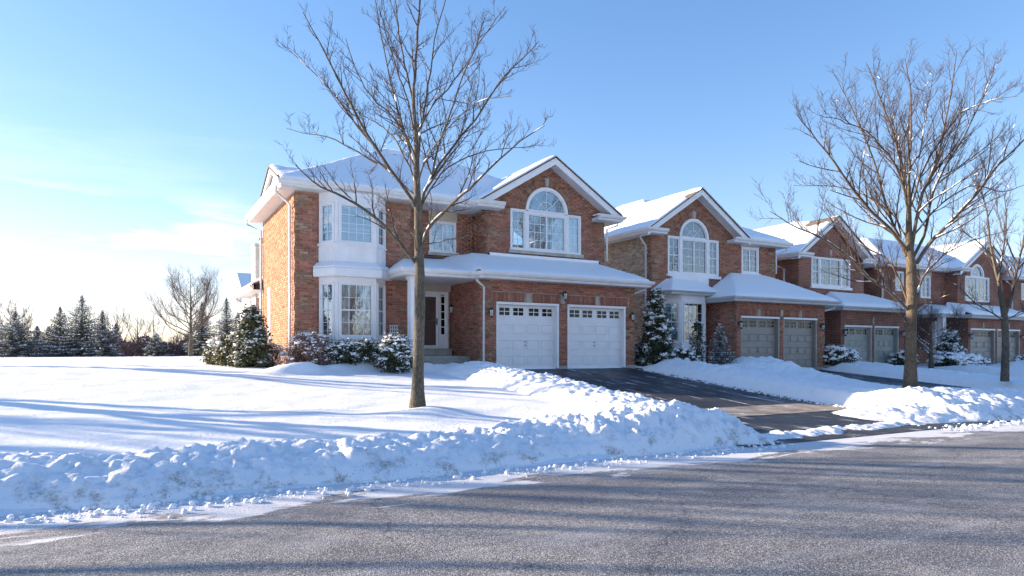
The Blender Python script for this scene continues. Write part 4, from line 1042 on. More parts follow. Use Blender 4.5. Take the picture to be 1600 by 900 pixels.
H2.rake(f_f, xc2-18.95, zp2, .66, 2.98, 2.95, .45)
H2.roof([(21.5, 28.15, 19.82, 22.0, lambda X, Y: 3.90+np.minimum(np.minimum(.58*(Y-19.82), (28.15-X)*.50), (X-21.5)*.62))], cell=.11, thick=.09, seed=12)
H2.gutter([(21.53, 21.98), (21.53, 19.87), (28.1, 19.87), (28.1, 22)], 3.74, .4, mat=M['gutter2'], h=.17)
m = MB(); m.fbox(f_f, 5.15, 6.5, 5.0, 5.09, .0, .1); m.build('flashing', M['dark'], r)
H2.downspout([(18.5, 22.2, 6.55), (18.5, 22.2, 6.4), (18.88, 22.3, 6.1), (18.88, 22.3, 1.0)])
H2.downspout([(26.95, 21.7, 6.6), (26.95, 21.7, 6.4), (26.56, 22.0, 6.2), (26.56, 22.0, 5.3)]); H2.downspout([(28.05, 19.95, 3.75), (28.05, 20.0, 3.62), (27.8, 20.3, 3.5)])
for vx, vy, vz, vr in ((20.2, 27.2, 7.75, .11),):
    m = MB(); m.lathe((vx, vy, vz), [(vr, -.3), (vr, .62), (vr+.07, .62), (vr+.07, .82), (.02, .86)], 12); m.build('vent_pipe', M['vent'], r)
H2.finish(300)

# ------------------------------------------------------------------ house 3
H3 = House('brick_house', (31, 22.5, .75), 'third brick house, dark red, with wide white gable window and sage garage doors', tex=True)
r = H3.r; SF3 = 6.28
f3s = Fr(28.8, 30, 28.8, 22.5); f3 = Fr(28.8, 22.5, 34.0, 22.5); f3g = Fr(29.95, 21, 35.1, 21)
H3.wall(f3s, .7, SF3); H3.wall(f3, .7, 8.1, gable=(6.5, 8.14, 2.5, .78), holes=[('r', .93, 4.0, 4.95, 6.42)])
H3.wall(Fr(34.0, 22.5, 34.0, 30), .7, SF3); H3.wall(Fr(29.95, 22.5, 29.95, 21), .6, 3.7)
gd3 = [(.26, 2.42), (2.62, 4.68)]
H3.wall(f3g, .6, 3.7, holes=[('r', a, b, .6, 2.92) for a, b in gd3]); H3.wall(Fr(35.1, 21, 35.1, 22.5), .6, 3.7)
H3.window(f3, .93, 1.6, 4.95, 6.42, 2, 4, pane_each=False, curtain='full', sash=2); H3.window(f3, 1.6, 3.3, 4.95, 6.42, 4, 4, pane_each=False, curtain='full', slider=True)
H3.window(f3, 3.3, 4.0, 4.95, 6.42, 2, 4, pane_each=False, curtain='full', sash=2)
m = MB(); m.fbox(f3, .85, 4.1, 4.82, 4.948, -.02, .1); m.build('stone_sill', M['white'], r)
H3.keystone(f3, 2.45, 6.5, .34, .06, .08); H3.keystone(f3g, 2.52, 3.0, .34, .05, .07)
for a, b in gd3: H3.garage_door(f3g, a+.002, b-.002, .68, 2.915, M['gdoor3'])
for u in (.14, 4.9): H3.lantern(f3g, u, 2.55, .03)
x3, z3 = 31.3, 8.5
H3.roof([gab(28.2, 34.4, 22.0, 30, x3, z3+.05, .69), hip(25.8, 35.5, 24.5, 31, 6.5, .6, .6, .6, .9)], cell=.14, thick=.14, seed=21, patches=[(31.1, 22.9, .55, 2.2), (29.8, 24.0, .3, .8), (28.6, 27.6, .4, .5)])
H3.gutter([(28.23, 30), (28.23, 22.05), (29.25, 22.05)], SF3, .48); H3.gutter([(33.3, 22.05), (34.37, 22.05), (34.37, 30)], SF3, .4)
H3.rake(f3, x3-28.8, z3, .69, 3.05, 3.05, .45)
H3.roof([(29.5, 35.5, 20.55, 22.5, lambda X, Y: 3.82+np.minimum(np.minimum(.42*(Y-20.55), (35.5-X)*.5), (X-29.5)*.5))], cell=.12, thick=.12, seed=22)
H3.gutter([(29.53, 22.4), (29.53, 20.6), (35.46, 20.6), (35.46, 22.4)], 3.64, .4, mat=M['gutter2'], h=.17)
H3.downspout([(28.3, 23.3, 5.9), (28.72, 23.3, 5.8), (28.72, 23.3, 4.0)], .05); H3.downspout([(35.4, 20.7, 3.6), (35.15, 21.0, 3.45)])

# ------------------------------------------------------------------ house 4 and 5 (same type as the first, seen far down the street)
def far_house(x0, sx, label, dz=-.35, lean=False):
    h = House('brick_house', (x0+5*sx, 23, .6), label, tex=True); r = h.r
    X = lambda v: x0+v*sx
    SFx = 6.28; y = 22.6
    fs = Fr(X(0), 30, X(0), y); ff = Fr(X(0), y, X(6.6), y); fg = Fr(X(6.6), y-.7, X(12), y-.7); fga = Fr(X(5.9), 21, X(12.3), 21)
    h.wall(fs, .5, SFx); h.wall(ff, .5, SFx, holes=[('r', 1.2, 1.95, 5.0, 6.1), ('r', 3.6, 4.6, 4.7, 6.0)])
    h.wall(fg, .5, 7.9, gable=(6.5, 7.95, fg.L/2, .62), holes=[('r', .75, 3.4, 4.6, 6.1), ('a', 2.07, 6.1, .75)])
    h.window(ff, 1.2, 1.95, 5.0, 6.1, 2, 3, pane_each=False, curtain='full'); h.window(ff, 3.6, 4.6, 4.7, 6.0, 4, 4, pane_each=False, curtain='full', slider=True)
    m = MB(); m.fbox(ff, 3.5, 4.7, 6.003, 6.27, -.01, .03); m.build('siding_panel', M['tan'], r)
    h.window(fg, .75, 3.4, 4.6, 6.09, 6, 4, pane_each=False, curtain='full', slider=True); h.arched(fg, 2.07, 6.09, .75)
    h.wall(Fr(X(6.6), y, X(6.6), y-.7), .5, SFx); h.wall(Fr(X(12), y-.7, X(12), 29), .5, SFx); h.wall(Fr(X(5.9), y, X(5.9), 21), .5, 3.6)
    w = (fga.L-.5)/2
    gdx = [(.22, .22+w-.1), (.42+w-.05, fga.L-.25)]
    h.wall(fga, .5, 3.6, holes=[('r', a, b, .5, 2.95) for a, b in gdx]); h.wall(Fr(X(12.3), 21, X(12.3), y), .5, 3.6)
    for a, b in gdx: h.garage_door(fga, a+.002, b-.002, .6, 2.945, M['gdoor2'], panels=3)
    for u in (.1, fga.L-.12): h.lantern(fga, u, 2.5, .03)
    for u in (w*.5+.2, w*1.5+.3): h.keystone(fga, u, 3.0, .3, .05, .07)
    xg = X(9.3); hw = fg.L/2+.55
    h.roof([hip(X(0)-.5, X(12)+.2, y-.5, 29.5, 6.5, .57, .57, .57, .9, 1.9), gab(xg-hw, xg+hw, y-1.2, 29, xg, 8.2, .62)], cell=.16, thick=.15, seed=int(x0))
    h.gutter([(X(0)-.48, 29.5), (X(0)-.48, y-.48), (xg-hw, y-.48), (xg-hw, y-1.15), (xg-hw+1, y-1.15)], SFx, .4)
    h.gutter([(xg+hw-1, y-1.15), (xg+hw, y-1.15), (xg+hw, 29)], SFx, .4)
    h.rake(fg, fg.L/2, 8.15, .62, hw-.05, hw-.05, .45)
    h.roof([(X(5.9)-.45, X(12.3)+.45, 20.55, y-.7, lambda A, B: 3.72+np.minimum(.45*(B-20.55), (X(12.3)+.45-A)*.5)), (X(2.9), X(6.7), 20.9, y, lambda A, B: 3.70+np.minimum(.35*(B-20.9), (A-X(2.9))*.5))], cell=.14, thick=.13, seed=int(x0)+3)
    h.gutter([(X(2.9)+.03, y), (X(2.9)+.03, 20.95), (X(5.9)-.45, 20.95), (X(5.9)-.42, 20.6), (X(12.3)+.42, 20.6), (X(12.3)+.42, y)], 3.54, .4, mat=M['gutter2'], h=.17)
    m = MB(); m.box(X(3.4), X(3.4)+.3, 21.1, 21.4, .6, 3.56); m.box(X(4.9), X(4.9)+.22, 22.3, 22.59, .6, 3.4); m.build('porch_column', M['white'], r)
    h.downspout([(X(0)-.4, y+.1, 6.3), (X(0)-.4, y+.1, 6.15), (X(0)-.06, y-.06, 5.9), (X(0)-.06, y-.06, 1)], .05)
    return h
far_house(35.75, .93, 'fourth brick house with hipped snowy roof and grey garage, behind the right-hand trees')
far_house(49.5, .93, 'last brick house of the row, cut off by the right edge of the picture')
# pale gabled building behind the first house
P5 = empty('rear_building', (7, 47, 1.3), 'pale grey gabled building far behind the first house at its left', 'house')
fb = Fr(6.4, 50, 6.4, 45.2)
m = MB(); m.box(6.4, 12, 45.2, 50, 1.2, 5.0); m.fpoly(fb, [(0, 5.0), (4.8, 5.0), (2.4, 6.4)], -6, 0); m.build('wall', M['white'], P5)
m = MB(); m.fpoly(fb, [(-.5, 4.9), (2.4, 6.45), (5.3, 4.9), (5.3, 5.08), (2.4, 6.66), (-.5, 5.08)][::-1], -7.4, .6); rb = m.build('roof', M['gutter'], P5)
m = MB(); m.fpoly(fb, [(-.5, 5.09), (2.4, 6.67), (5.3, 5.09), (5.3, 5.2), (2.4, 6.8), (-.5, 5.2)][::-1], -7.4, .55); m.build('roof_snow', M['snow'], rb)
for u in (.8, 3.1):
    m = MB(); m.fbox(fb, u, u+.9, 2.4, 4.4, .0, .05); w = m.build('window', M['white'], P5); m = MB(); m.fbox(fb, u+.1, u+.8, 2.5, 4.3, .05, .055); m.build('pane', M['glass'], w)
m = MB(); m.lathe((7.6, 47.4, 6.4), [(.07, 0), (.07, .5), (.1, .5), (.02, .6)], 8); m.build('vent_pipe', M['dark'], P5)
# ------------------------------------------------------------------ bare trees
def tubes(paths, rads, S):
    """paths (N,K,3), rads (N,K) -> vertices and quads"""
    P = np.asarray(paths, float); R = np.asarray(rads, float); Nn, K, _ = P.shape
    T = np.empty_like(P); T[:, 1:-1] = P[:, 2:]-P[:, :-2]; T[:, 0] = P[:, 1]-P[:, 0]; T[:, -1] = P[:, -1]-P[:, -2]
    T /= np.linalg.norm(T, axis=2, keepdims=True)+1e-9
    ref = np.array([.31, .17, .93]) if S > 3 else np.array([.9, .3, .31])
    md = T.mean(1); ref = np.where(np.abs(md[:, 2:3]) > .8, np.array([[.95, .2, .1]]), np.array([[.1, .05, .99]]))[:, None, :]
    A = np.cross(T, np.broadcast_to(ref, T.shape)); A /= np.linalg.norm(A, axis=2, keepdims=True)+1e-9; B = np.cross(T, A)
    q = np.arange(S)*2*np.pi/S
    V = P[:, :, None]+R[:, :, None, None]*(A[:, :, None]*np.cos(q)[None, None, :, None]+B[:, :, None]*np.sin(q)[None, None, :, None])
    base = (np.arange(Nn)*K*S)[:, None, None]+(np.arange(K-1)*S)[None, :, None]; s = np.arange(S)[None, None]; s2 = (s+1) % S
    F = np.stack([base+s, base+s2, base+S+s2, base+S+s], -1).reshape(-1, 4)
    return V.reshape(-1, 3), F
def resample(pts, n):
    """Catmull-Rom through the points, n samples"""
    P = np.asarray(pts, float)
    if len(P) == 2: return P[0]+(P[1]-P[0])*np.linspace(0, 1, n)[:, None]
    Q = np.vstack([2*P[0]-P[1], P, 2*P[-1]-P[-2]]); t = np.linspace(0, len(P)-1-1e-6, n); i = t.astype(int); f = (t-i)[:, None]
    a, b, c, d = Q[i], Q[i+1], Q[i+2], Q[i+3]
    return .5*((2*b)+(-a+c)*f+(2*a-5*b+4*c-d)*f**2+(-a+3*b-3*c+d)*f**3)
class Tree:
    def __init__(s, seed, up=.35, spread=42, dens=1.0, levels=3, ratio=.42, kink=.058, minlen=.12):
        s.rg = np.random.default_rng(seed); s.up = up; s.sp = math.radians(spread); s.dens = dens; s.lv = levels; s.ratio = ratio; s.kink = kink; s.minlen = minlen
        s.limb = []; s.br = []; s.tw = []          # (path, radii)
    def add_limb(s, path, r0, r1, side=True, sub=1.0):
        n = 16; P = resample(path, n); L = np.linalg.norm(np.diff(P, axis=0), axis=1).sum()
        P[1:-1] += s.rg.normal(0, .0042*L**.5, (n-2, 3)); R = r1+(r0-r1)*(1-np.linspace(0, 1, n))**.85
        s.limb.append((P, R)); 
        if side: s.grow(P, R, L, 1, sub)
        return P, R
    def grow(s, P, R, L, lev, sub=1.0):
        rg = s.rg
        if lev > s.lv: return
        dens = {1: 3.3, 2: 5.2, 3: 7.5, 4: 8}[lev]*s.dens*sub
        cnt = int(L*dens*(.8+.4*rg.random()))+ (2 if lev > 1 else 0)
        n = len(P)
        for k in range(cnt):
            f = .14+.84*(k+rg.random())/cnt if lev == 1 else .12+.86*(k+rg.random())/cnt
            x = f*(n-1); i = min(int(x), n-2); g = x-i; p = P[i]*(1-g)+P[i+1]*g; r = R[i]*(1-g)+R[i+1]*g
            t = P[i+1]-P[i]; t /= np.linalg.norm(t)+1e-9
            v = rg.normal(0, 1, 3); v -= t*v.dot(t); v /= np.linalg.norm(v)
            if v[2] < -.2 and rg.random() < .55: v[2] *= -1
            a = s.sp*(.65+.6*rg.random()); d = t*math.cos(a)+v*math.sin(a); d[2] += s.up*.35; d /= np.linalg.norm(d)
            l = L*s.ratio*(1-.62*f)*(.45+.8*rg.random())*(1.0 if lev == 1 else 1.0)
            if lev == 1: l = min(l, 2.0*max(1, L/6))
            l = max(l, s.minlen*(.6+rg.random()))
            m = 7 if lev == 1 else 5 if lev == 2 else 4
            Q = np.zeros((m, 3)); Q[0] = p; dd = d.copy()
            for j in range(1, m):
                dd = dd+rg.normal(0, s.kink*1.5, 3)+np.array([0, 0, s.up*.16]); dd /= np.linalg.norm(dd); Q[j] = Q[j-1]+dd*l/(m-1)
            r0 = min(r*.62, .0065+.0135*l) if lev == 1 else min(r*.6, .0035+.010*l) if lev == 2 else min(r*.7, .0042)
            r0 = max(r0, .0036); R2 = r0+(max(.0020, r0*.25)-r0)*np.linspace(0, 1, m)
            (s.br if lev == 1 else s.tw).append((Q, R2, lev))
            s.grow(Q, R2, l, lev+1)
            # forked tip: a bud twig
        return
    def snow(s, thr=.012, amount=.55):
        out = []
        for lst in (s.limb, [(a, b) for a, b, _ in s.br]+[(a, b) for a, b, l in s.tw if l == 2]):
            for P, R in lst:
                n = len(P)
                for i in range(n-1):
                    t = P[i+1]-P[i]; l = np.linalg.norm(t)
                    if l < 1e-6: continue
                    sl = abs(t[2])/l; r = (R[i]+R[i+1])/2
                    if r < thr*.3 or sl > .93: continue
                    pr = amount*(1.25-sl)*(2.0 if r > .022 else 1.1 if r > .014 else .30 if r > .008 else .12)
                    if s.rg.random() > pr: continue
                    a = t/l; upv = np.array([0, 0, 1.])-a*a[2]; upv /= np.linalg.norm(upv)+1e-9
                    q = min(.036, r*.62+.006)*(.8+.5*s.rg.random())
                    m = np.array([P[i]*.98+P[i+1]*.02, P[i]*.66+P[i+1]*.34, P[i]*.33+P[i+1]*.67, P[i]*.02+P[i+1]*.98])+upv*(r*.72)
                    rr = np.array([q*.6, q, q*(.8+.3*s.rg.random()), q*.6]); rr = np.minimum(rr, r*.95+.006)
                    out.append((m, rr))
        return out
    def build(s, name, loc, label, group, trunkP, trunkR, mb, mt, snow_amt=.5, thin=1.0, cat='tree', parts=True, fat=1.0):
        root = empty(name, loc, label, cat, group); n = 20
        TP = resample(trunkP, n); TR = np.interp(np.linspace(0, 1, n), np.linspace(0, 1, len(trunkR)), trunkR)
        S = 18; V, F = tubes(TP[None], TR[None], S)
        V = V.reshape(n, S, 3); C = TP[:, None]; a = np.arange(S)
        V = C+(V-C)*(1+.07*(fbm(a[None]*.55+np.zeros((n, 1)), np.arange(n)[:, None]*.7, 3, 4)-.5)*2)[..., None]
        npmesh('trunk', V.reshape(-1, 3), F, mb, root, smooth=True)
        if parts:
            for P, R in s.limb:
                V, F = tubes(P[None], R[None]*fat, 9); npmesh('limb', V, F, mb, root, smooth=True)
        else:
            V, F = tubes([p for p, _ in s.limb], [q*fat for _, q in s.limb], 6); npmesh('limb', V, F, mb, root, smooth=True)
        if s.br:
            V, F = tubes([b[0] for b in s.br], [b[1]*fat for b in s.br], 5); npmesh('branch', V, F, mt, root, smooth=True, kind='stuff')
        for m in (5, 4):
            sel = [b for b in s.tw if len(b[0]) == m]
            if sel:
                V, F = tubes([b[0] for b in sel], [b[1]*fat for b in sel], 3); npmesh('twig', V, F, mt, root, kind='stuff')
        if snow_amt > 0:
            sn = s.snow(amount=snow_amt)
            if sn: V, F = tubes([a for a, _ in sn], [b for _, b in sn], 5); npmesh('branch_snow', V, F, M['snow'], root, smooth=True, kind='stuff')
        return root
def pxpath(pts, t0, depth):
    """limb traced as pixel points at distance t0; 'depth' = how far its tip leans away (+) or towards (-) the viewer"""
    n = len(pts); o = []
    for i, (u, v) in enumerate(pts):
        o.append(ray(u, v, t0+depth*(i/(n-1))**1.1))
    return np.array(o)
# -- front tree
t1 = 13.15; T = Tree(11, up=.34, spread=46, dens=1.1, levels=3, ratio=.36, minlen=.11)
tb = ray(652, 647, t1)
trunk = [ray(652, 656, t1), ray(653, 600, t1), ray(655, 520, t1), ray(656, 450, t1), ray(655, 400, t1), ray(653, 330, t1), ray(651, 270, t1), ray(650, 215, t1-.05), ray(646, 160, t1-.1)]
limbs = [
 ([(650,412),(628,384),(600,352),(560,320),(525,302),(495,288),(462,258)], -1.6, .062, .012),
 ([(652,330),(635,298),(611,267),(591,236),(571,204),(549,164),(522,111),(500,67),(473,18)], -.9, .062, .010),
 ([(618,275),(598,258),(576,249),(531,222),(505,212),(478,209),(447,200)], .9, .030, .007),
 ([(592,238),(572,215),(553,191),(532,160),(509,133),(473,98),(431,61)], .6, .034, .007),
 ([(651,268),(640,232),(629,196),(620,165),(611,133),(598,67),(584,-10)], 1.3, .045, .012),
 ([(648,215),(638,160),(622,115),(604,55),(592,10)], -1.4, .028, .008),
 ([(654,352),(658,322),(668,290),(682,262),(713,222),(749,178),(784,124),(820,89),(842,64)], 1.2, .056, .009),
 ([(655,395),(669,358),(696,329),(720,306),(740,289),(776,253),(811,222),(851,196)], -1.2, .058, .009),
 ([(652,262),(656,215),(662,178),(669,133),(680,62),(700,-20)], .8, .045, .012),
 ([(676,272),(684,231),(704,178),(722,120),(749,67),(790,10)], -.9, .036, .008),
 ([(654,205),(675,165),(700,138),(725,105),(745,70),(758,27)], 1.8, .030, .007),
 ([(656,385),(680,379),(715,372),(750,362),(777,352)], .9, .022, .005),
 ([(652,372),(640,360),(620,344),(602,330),(588,318)], .8, .026, .006),
 ([(646,165),(650,90),(655,20),(660,-60)], .1, .048, .02),
 ([(646,165),(632,100),(622,40),(612,-40)], .5, .034, .012),
 ([(653,300),(640,262),(622,225),(600,200),(570,180),(540,160)], 2.0, .032, .007),
 ([(654,330),(672,296),(700,262),(745,240),(790,232),(835,228)], 2.1, .032, .007),
 ([(652,290),(660,262),(672,240),(700,200),(745,160),(800,150)], -2.0, .03, .007),
 ([(650,250),(636,215),(612,180),(580,150),(556,110),(540,60)], -2.1, .03, .007),
 ([(651,400),(648,372),(644,340),(640,318)], -.6, .018, .006),
]
for px, dz, r0, r1 in limbs: T.add_limb(pxpath(px, t1, dz), r0*.62, r1*.7)
T.build('bare_tree', tuple(tb), 'bare young tree with straight speckled grey trunk standing on the front lawn', 'bare street trees',
        trunk, [.20, .112, .102, .106, .09, .074, .058, .044, .032], M['bark'], M['twig'], .42)
# -- right street tree (large)
t2 = 18.6; T = Tree(23, up=.30, spread=42, dens=1.12, levels=3, ratio=.38, minlen=.15)
tb = ray(1422, 608, t2)
trunk = [ray(1422, 618, t2), ray(1423, 560, t2), ray(1424, 500, t2), ray(1424, 455, t2), ray(1424, 420, t2), ray(1421, 385, t2), ray(1420, 340, t2), ray(1420, 290, t2)]
limbs = [
 ([(1420,396),(1398,365),(1361,329),(1330,292),(1305,256),(1271,211),(1244,177)], -1.2, .085, .010),
 ([(1416,400),(1404,370),(1384,318),(1365,249),(1339,188),(1305,117)], 1.0, .075, .010),
 ([(1420,352),(1412,287),(1399,219),(1376,154),(1355,100)], -.8, .060, .010),
 ([(1420,300),(1421,250),(1424,211),(1422,136),(1414,92)], .5, .060, .012),
 ([(1424,392),(1437,318),(1452,280),(1467,241),(1482,166),(1495,80)], -1.0, .080, .012),
 ([(1428,400),(1446,360),(1458,300),(1478,258),(1501,222),(1543,136),(1554,105)], 1.1, .070, .010),
 ([(1432,412),(1452,382),(1476,356),(1501,332),(1530,298),(1558,260),(1599,220),(1650,180)], -1.3, .088, .012),
 ([(1420,486),(1392,458),(1358,434),(1327,402),(1280,370),(1240,354),(1203,330)], -1.6, .070, .009),
 ([(1418,470),(1402,430),(1385,405),(1350,385),(1318,360),(1292,328)], .9, .050, .008),
 ([(1432,470),(1441,436),(1460,412),(1480,395),(1520,376),(1580,358)], 1.0, .050, .008),
 ([(1432,490),(1446,480),(1462,468),(1490,458)], -.8, .024, .006),
 ([(1414,505),(1404,488),(1396,465),(1388,448)], -.6, .020, .006),
 ([(1421,380),(1390,330),(1340,300),(1290,290),(1240,290)], 1.8, .045, .008),
 ([(1424,372),(1470,320),(1520,290),(1570,300),(1620,280)], 1.9, .045, .008),
 ([(1420,330),(1400,260),(1360,210),(1320,190),(1280,180)], -2.2, .042, .008),
 ([(1422,325),(1450,250),(1500,180),(1540,160),(1590,150)], -2.0, .045, .008),
 ([(1421,320),(1440,230),(1450,160),(1460,110)], 2.0, .040, .008),
 ([(1421,320),(1405,230),(1390,170),(1385,110)], 2.2, .040, .008),
]
for px, dz, r0, r1 in limbs: T.add_limb(pxpath(px, t2, dz), r0*.60, r1*.75)
T.build('bare_tree', tuple(tb), 'large spreading bare tree with brown trunk rising from the snowbank beyond the driveway', 'bare street trees',
        trunk, [.205, .14, .128, .138, .130, .10, .068, .048], M['bark2'], M['twig'], .45)
# -- slim tree at the right edge
t3 = 24.5; T = Tree(31, up=.45, spread=36, dens=.95, levels=3, ratio=.38, minlen=.2)
tb = ray(1570, 588, t3)
trunk = [ray(1570, 596, t3), ray(1571, 540, t3), ray(1570, 505, t3), ray(1569, 490, t3), ray(1562, 455, t3)]
limbs = [
 ([(1566,470),(1558,430),(1547,380),(1542,330),(1530,290)], .6, .075, .012),
 ([(1570,495),(1582,460),(1590,420),(1600,370),(1612,320)], -.7, .080, .012),
 ([(1560,440),(1566,400),(1572,350),(1570,300)], 1.0, .05, .010),
 ([(1568,500),(1548,488),(1520,470),(1498,448),(1478,440)], -.8, .040, .008),
 ([(1590,415),(1575,380),(1560,340),(1556,300)], .8, .04, .008),
 ([(1572,500),(1590,490),(1606,476),(1625,466)], .8, .03, .008),
 ([(1550,400),(1530,380),(1505,360),(1490,330)], -1.0, .035, .008),
 ([(1592,420),(1615,390),(1630,350)], .9, .04, .01),
]
for px, dz, r0, r1 in limbs: T.add_limb(pxpath(px, t3, dz), r0*.75, r1)
T.build('bare_tree', tuple(tb), 'slim forked bare tree in front of the fourth house near the right edge', 'bare street trees',
        trunk, [.145, .108, .112, .10, .07], M['bark'], M['twig'], .4)
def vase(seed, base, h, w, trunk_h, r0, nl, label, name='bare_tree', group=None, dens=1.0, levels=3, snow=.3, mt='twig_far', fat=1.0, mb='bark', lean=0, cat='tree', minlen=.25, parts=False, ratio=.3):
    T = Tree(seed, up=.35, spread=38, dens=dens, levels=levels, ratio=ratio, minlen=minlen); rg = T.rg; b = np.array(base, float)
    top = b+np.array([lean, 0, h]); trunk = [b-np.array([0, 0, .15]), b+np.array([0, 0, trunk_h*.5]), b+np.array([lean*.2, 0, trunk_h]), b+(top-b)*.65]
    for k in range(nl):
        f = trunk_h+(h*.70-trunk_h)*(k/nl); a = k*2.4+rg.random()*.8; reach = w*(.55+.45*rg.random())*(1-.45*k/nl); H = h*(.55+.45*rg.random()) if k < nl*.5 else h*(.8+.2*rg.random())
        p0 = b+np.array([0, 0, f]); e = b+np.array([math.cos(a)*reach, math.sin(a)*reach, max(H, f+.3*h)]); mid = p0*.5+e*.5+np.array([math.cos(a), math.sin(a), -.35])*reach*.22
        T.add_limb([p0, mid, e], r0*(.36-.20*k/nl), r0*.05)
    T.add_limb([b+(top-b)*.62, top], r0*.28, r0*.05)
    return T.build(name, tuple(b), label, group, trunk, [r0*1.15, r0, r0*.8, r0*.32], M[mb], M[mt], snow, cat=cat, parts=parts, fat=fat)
def gp(u, t):
    p = ray(u, 550, t); z = float(ground(np.array([p[0]]), np.array([p[1]]))[0]); return (p[0], p[1], z)
vase(41, gp(1455, 33), 3.3, 1.9, .9, .12, 9, 'small snow-laden ornamental tree with low spreading branches before the fourth house porch', 'ornamental_tree', dens=1.25, snow=.95, mt='twig', ratio=.42, minlen=.3)
vase(42, gp(298, 42), 5.2, 2.7, 1.0, .13, 24, 'tall bare tree with fan-shaped crown on the skyline left of the first house', dens=1.0, snow=.08, fat=.85, minlen=.35, ratio=.40)
vase(43, gp(184, 56), 4.4, 1.5, 1.0, .075, 14, 'thin bare tree on the skyline right of the spruce group', group='thin bare trees on the skyline', dens=.6, snow=0, fat=1.3, levels=3, ratio=.4)
vase(44, gp(215, 60), 4.2, 1.6, 1.0, .07, 13, 'bare tree in the middle of the purplish thicket on the skyline', group='thin bare trees on the skyline', dens=.6, snow=0, fat=1.3, levels=3, ratio=.4)
vase(45, gp(240, 58), 3.7, 1.3, 1.0, .065, 12, 'bare tree at the right end of the purplish thicket on the skyline', group='thin bare trees on the skyline', dens=.6, snow=0, fat=1.3, levels=3, ratio=.4)
vase(46, gp(24, 58), 5.0, 2.3, 1.6, .08, 14, 'pale bare tree rising behind the leftmost spruces', group='thin bare trees on the skyline', dens=.9, snow=0, fat=1.6, levels=3, ratio=.4)
# street trees and garden trees outside the left edge whose shadows fall across the lawn and road
off = [((-9.5, 21.5), 8.5, 3.2, 61), ((-16.5, 23.5), 9.5, 3.4, 62), ((-12.5, 15.5), 7.5, 2.8, 63), ((-7.5, 28.0), 8.0, 3.0, 64), ((-23.0, 31.0), 11, 4.0, 65), ((-19.5, 18.0), 8.5, 3., 66)]
for (x, y), h, w, sd in off:
    vase(sd, (x, y, 1.0), h, w, 1.8, .26, 10, 'bare garden tree on the snowy lawn beyond the left edge of the picture', group='bare trees beyond the left edge', dens=.55, snow=0, levels=3, fat=1.15)
# trees across the street: seen only as reflections in the windows
for k, (x, y, h, w) in enumerate([(-18, -17, 9, 4), (-9, -19, 10, 4.5), (-1, -17, 8.5, 4), (7, -19, 10, 4.5), (15, -18, 9, 4), (24, -20, 10, 4.5), (34, -19, 10, 4.5), (-28, -20, 10, 4.5), (-13, -28, 12, 5), (3, -30, 12, 5), (20, -30, 12, 5)]):
    vase(70+k, (x, y, .1), h, w, 1.5, .2, 14, 'bare tree across the street, seen only mirrored in the house windows', group='bare trees across the street', dens=.9, snow=0, levels=3, fat=1.5)
rg = np.random.default_rng(8); n = 5000
P0 = np.stack([rg.uniform(-70, 80, n), rg.uniform(-46, -34, n), np.zeros(n)], -1); hh = rg.uniform(1.5, 6.5, n)*(.6+.5*vnoise(P0[:, 0]*.12, P0[:, 0]*0, 3)); a = rg.normal(0, .3, (n, 2))
PP = np.stack([P0, P0+np.stack([a[:, 0]*hh*.3, a[:, 1]*hh*.3, hh*.55], -1), P0+np.stack([a[:, 0]*hh*.8, a[:, 1]*hh*.8, hh], -1)], 1)
V, F = tubes(PP, np.tile(np.array([.07, .045, .015]), (n, 1)), 3); npmesh('thicket', V, F, M['twig_far'], kind='stuff', label='leafless wood across the street, mirrored in the windows', cat='thicket')

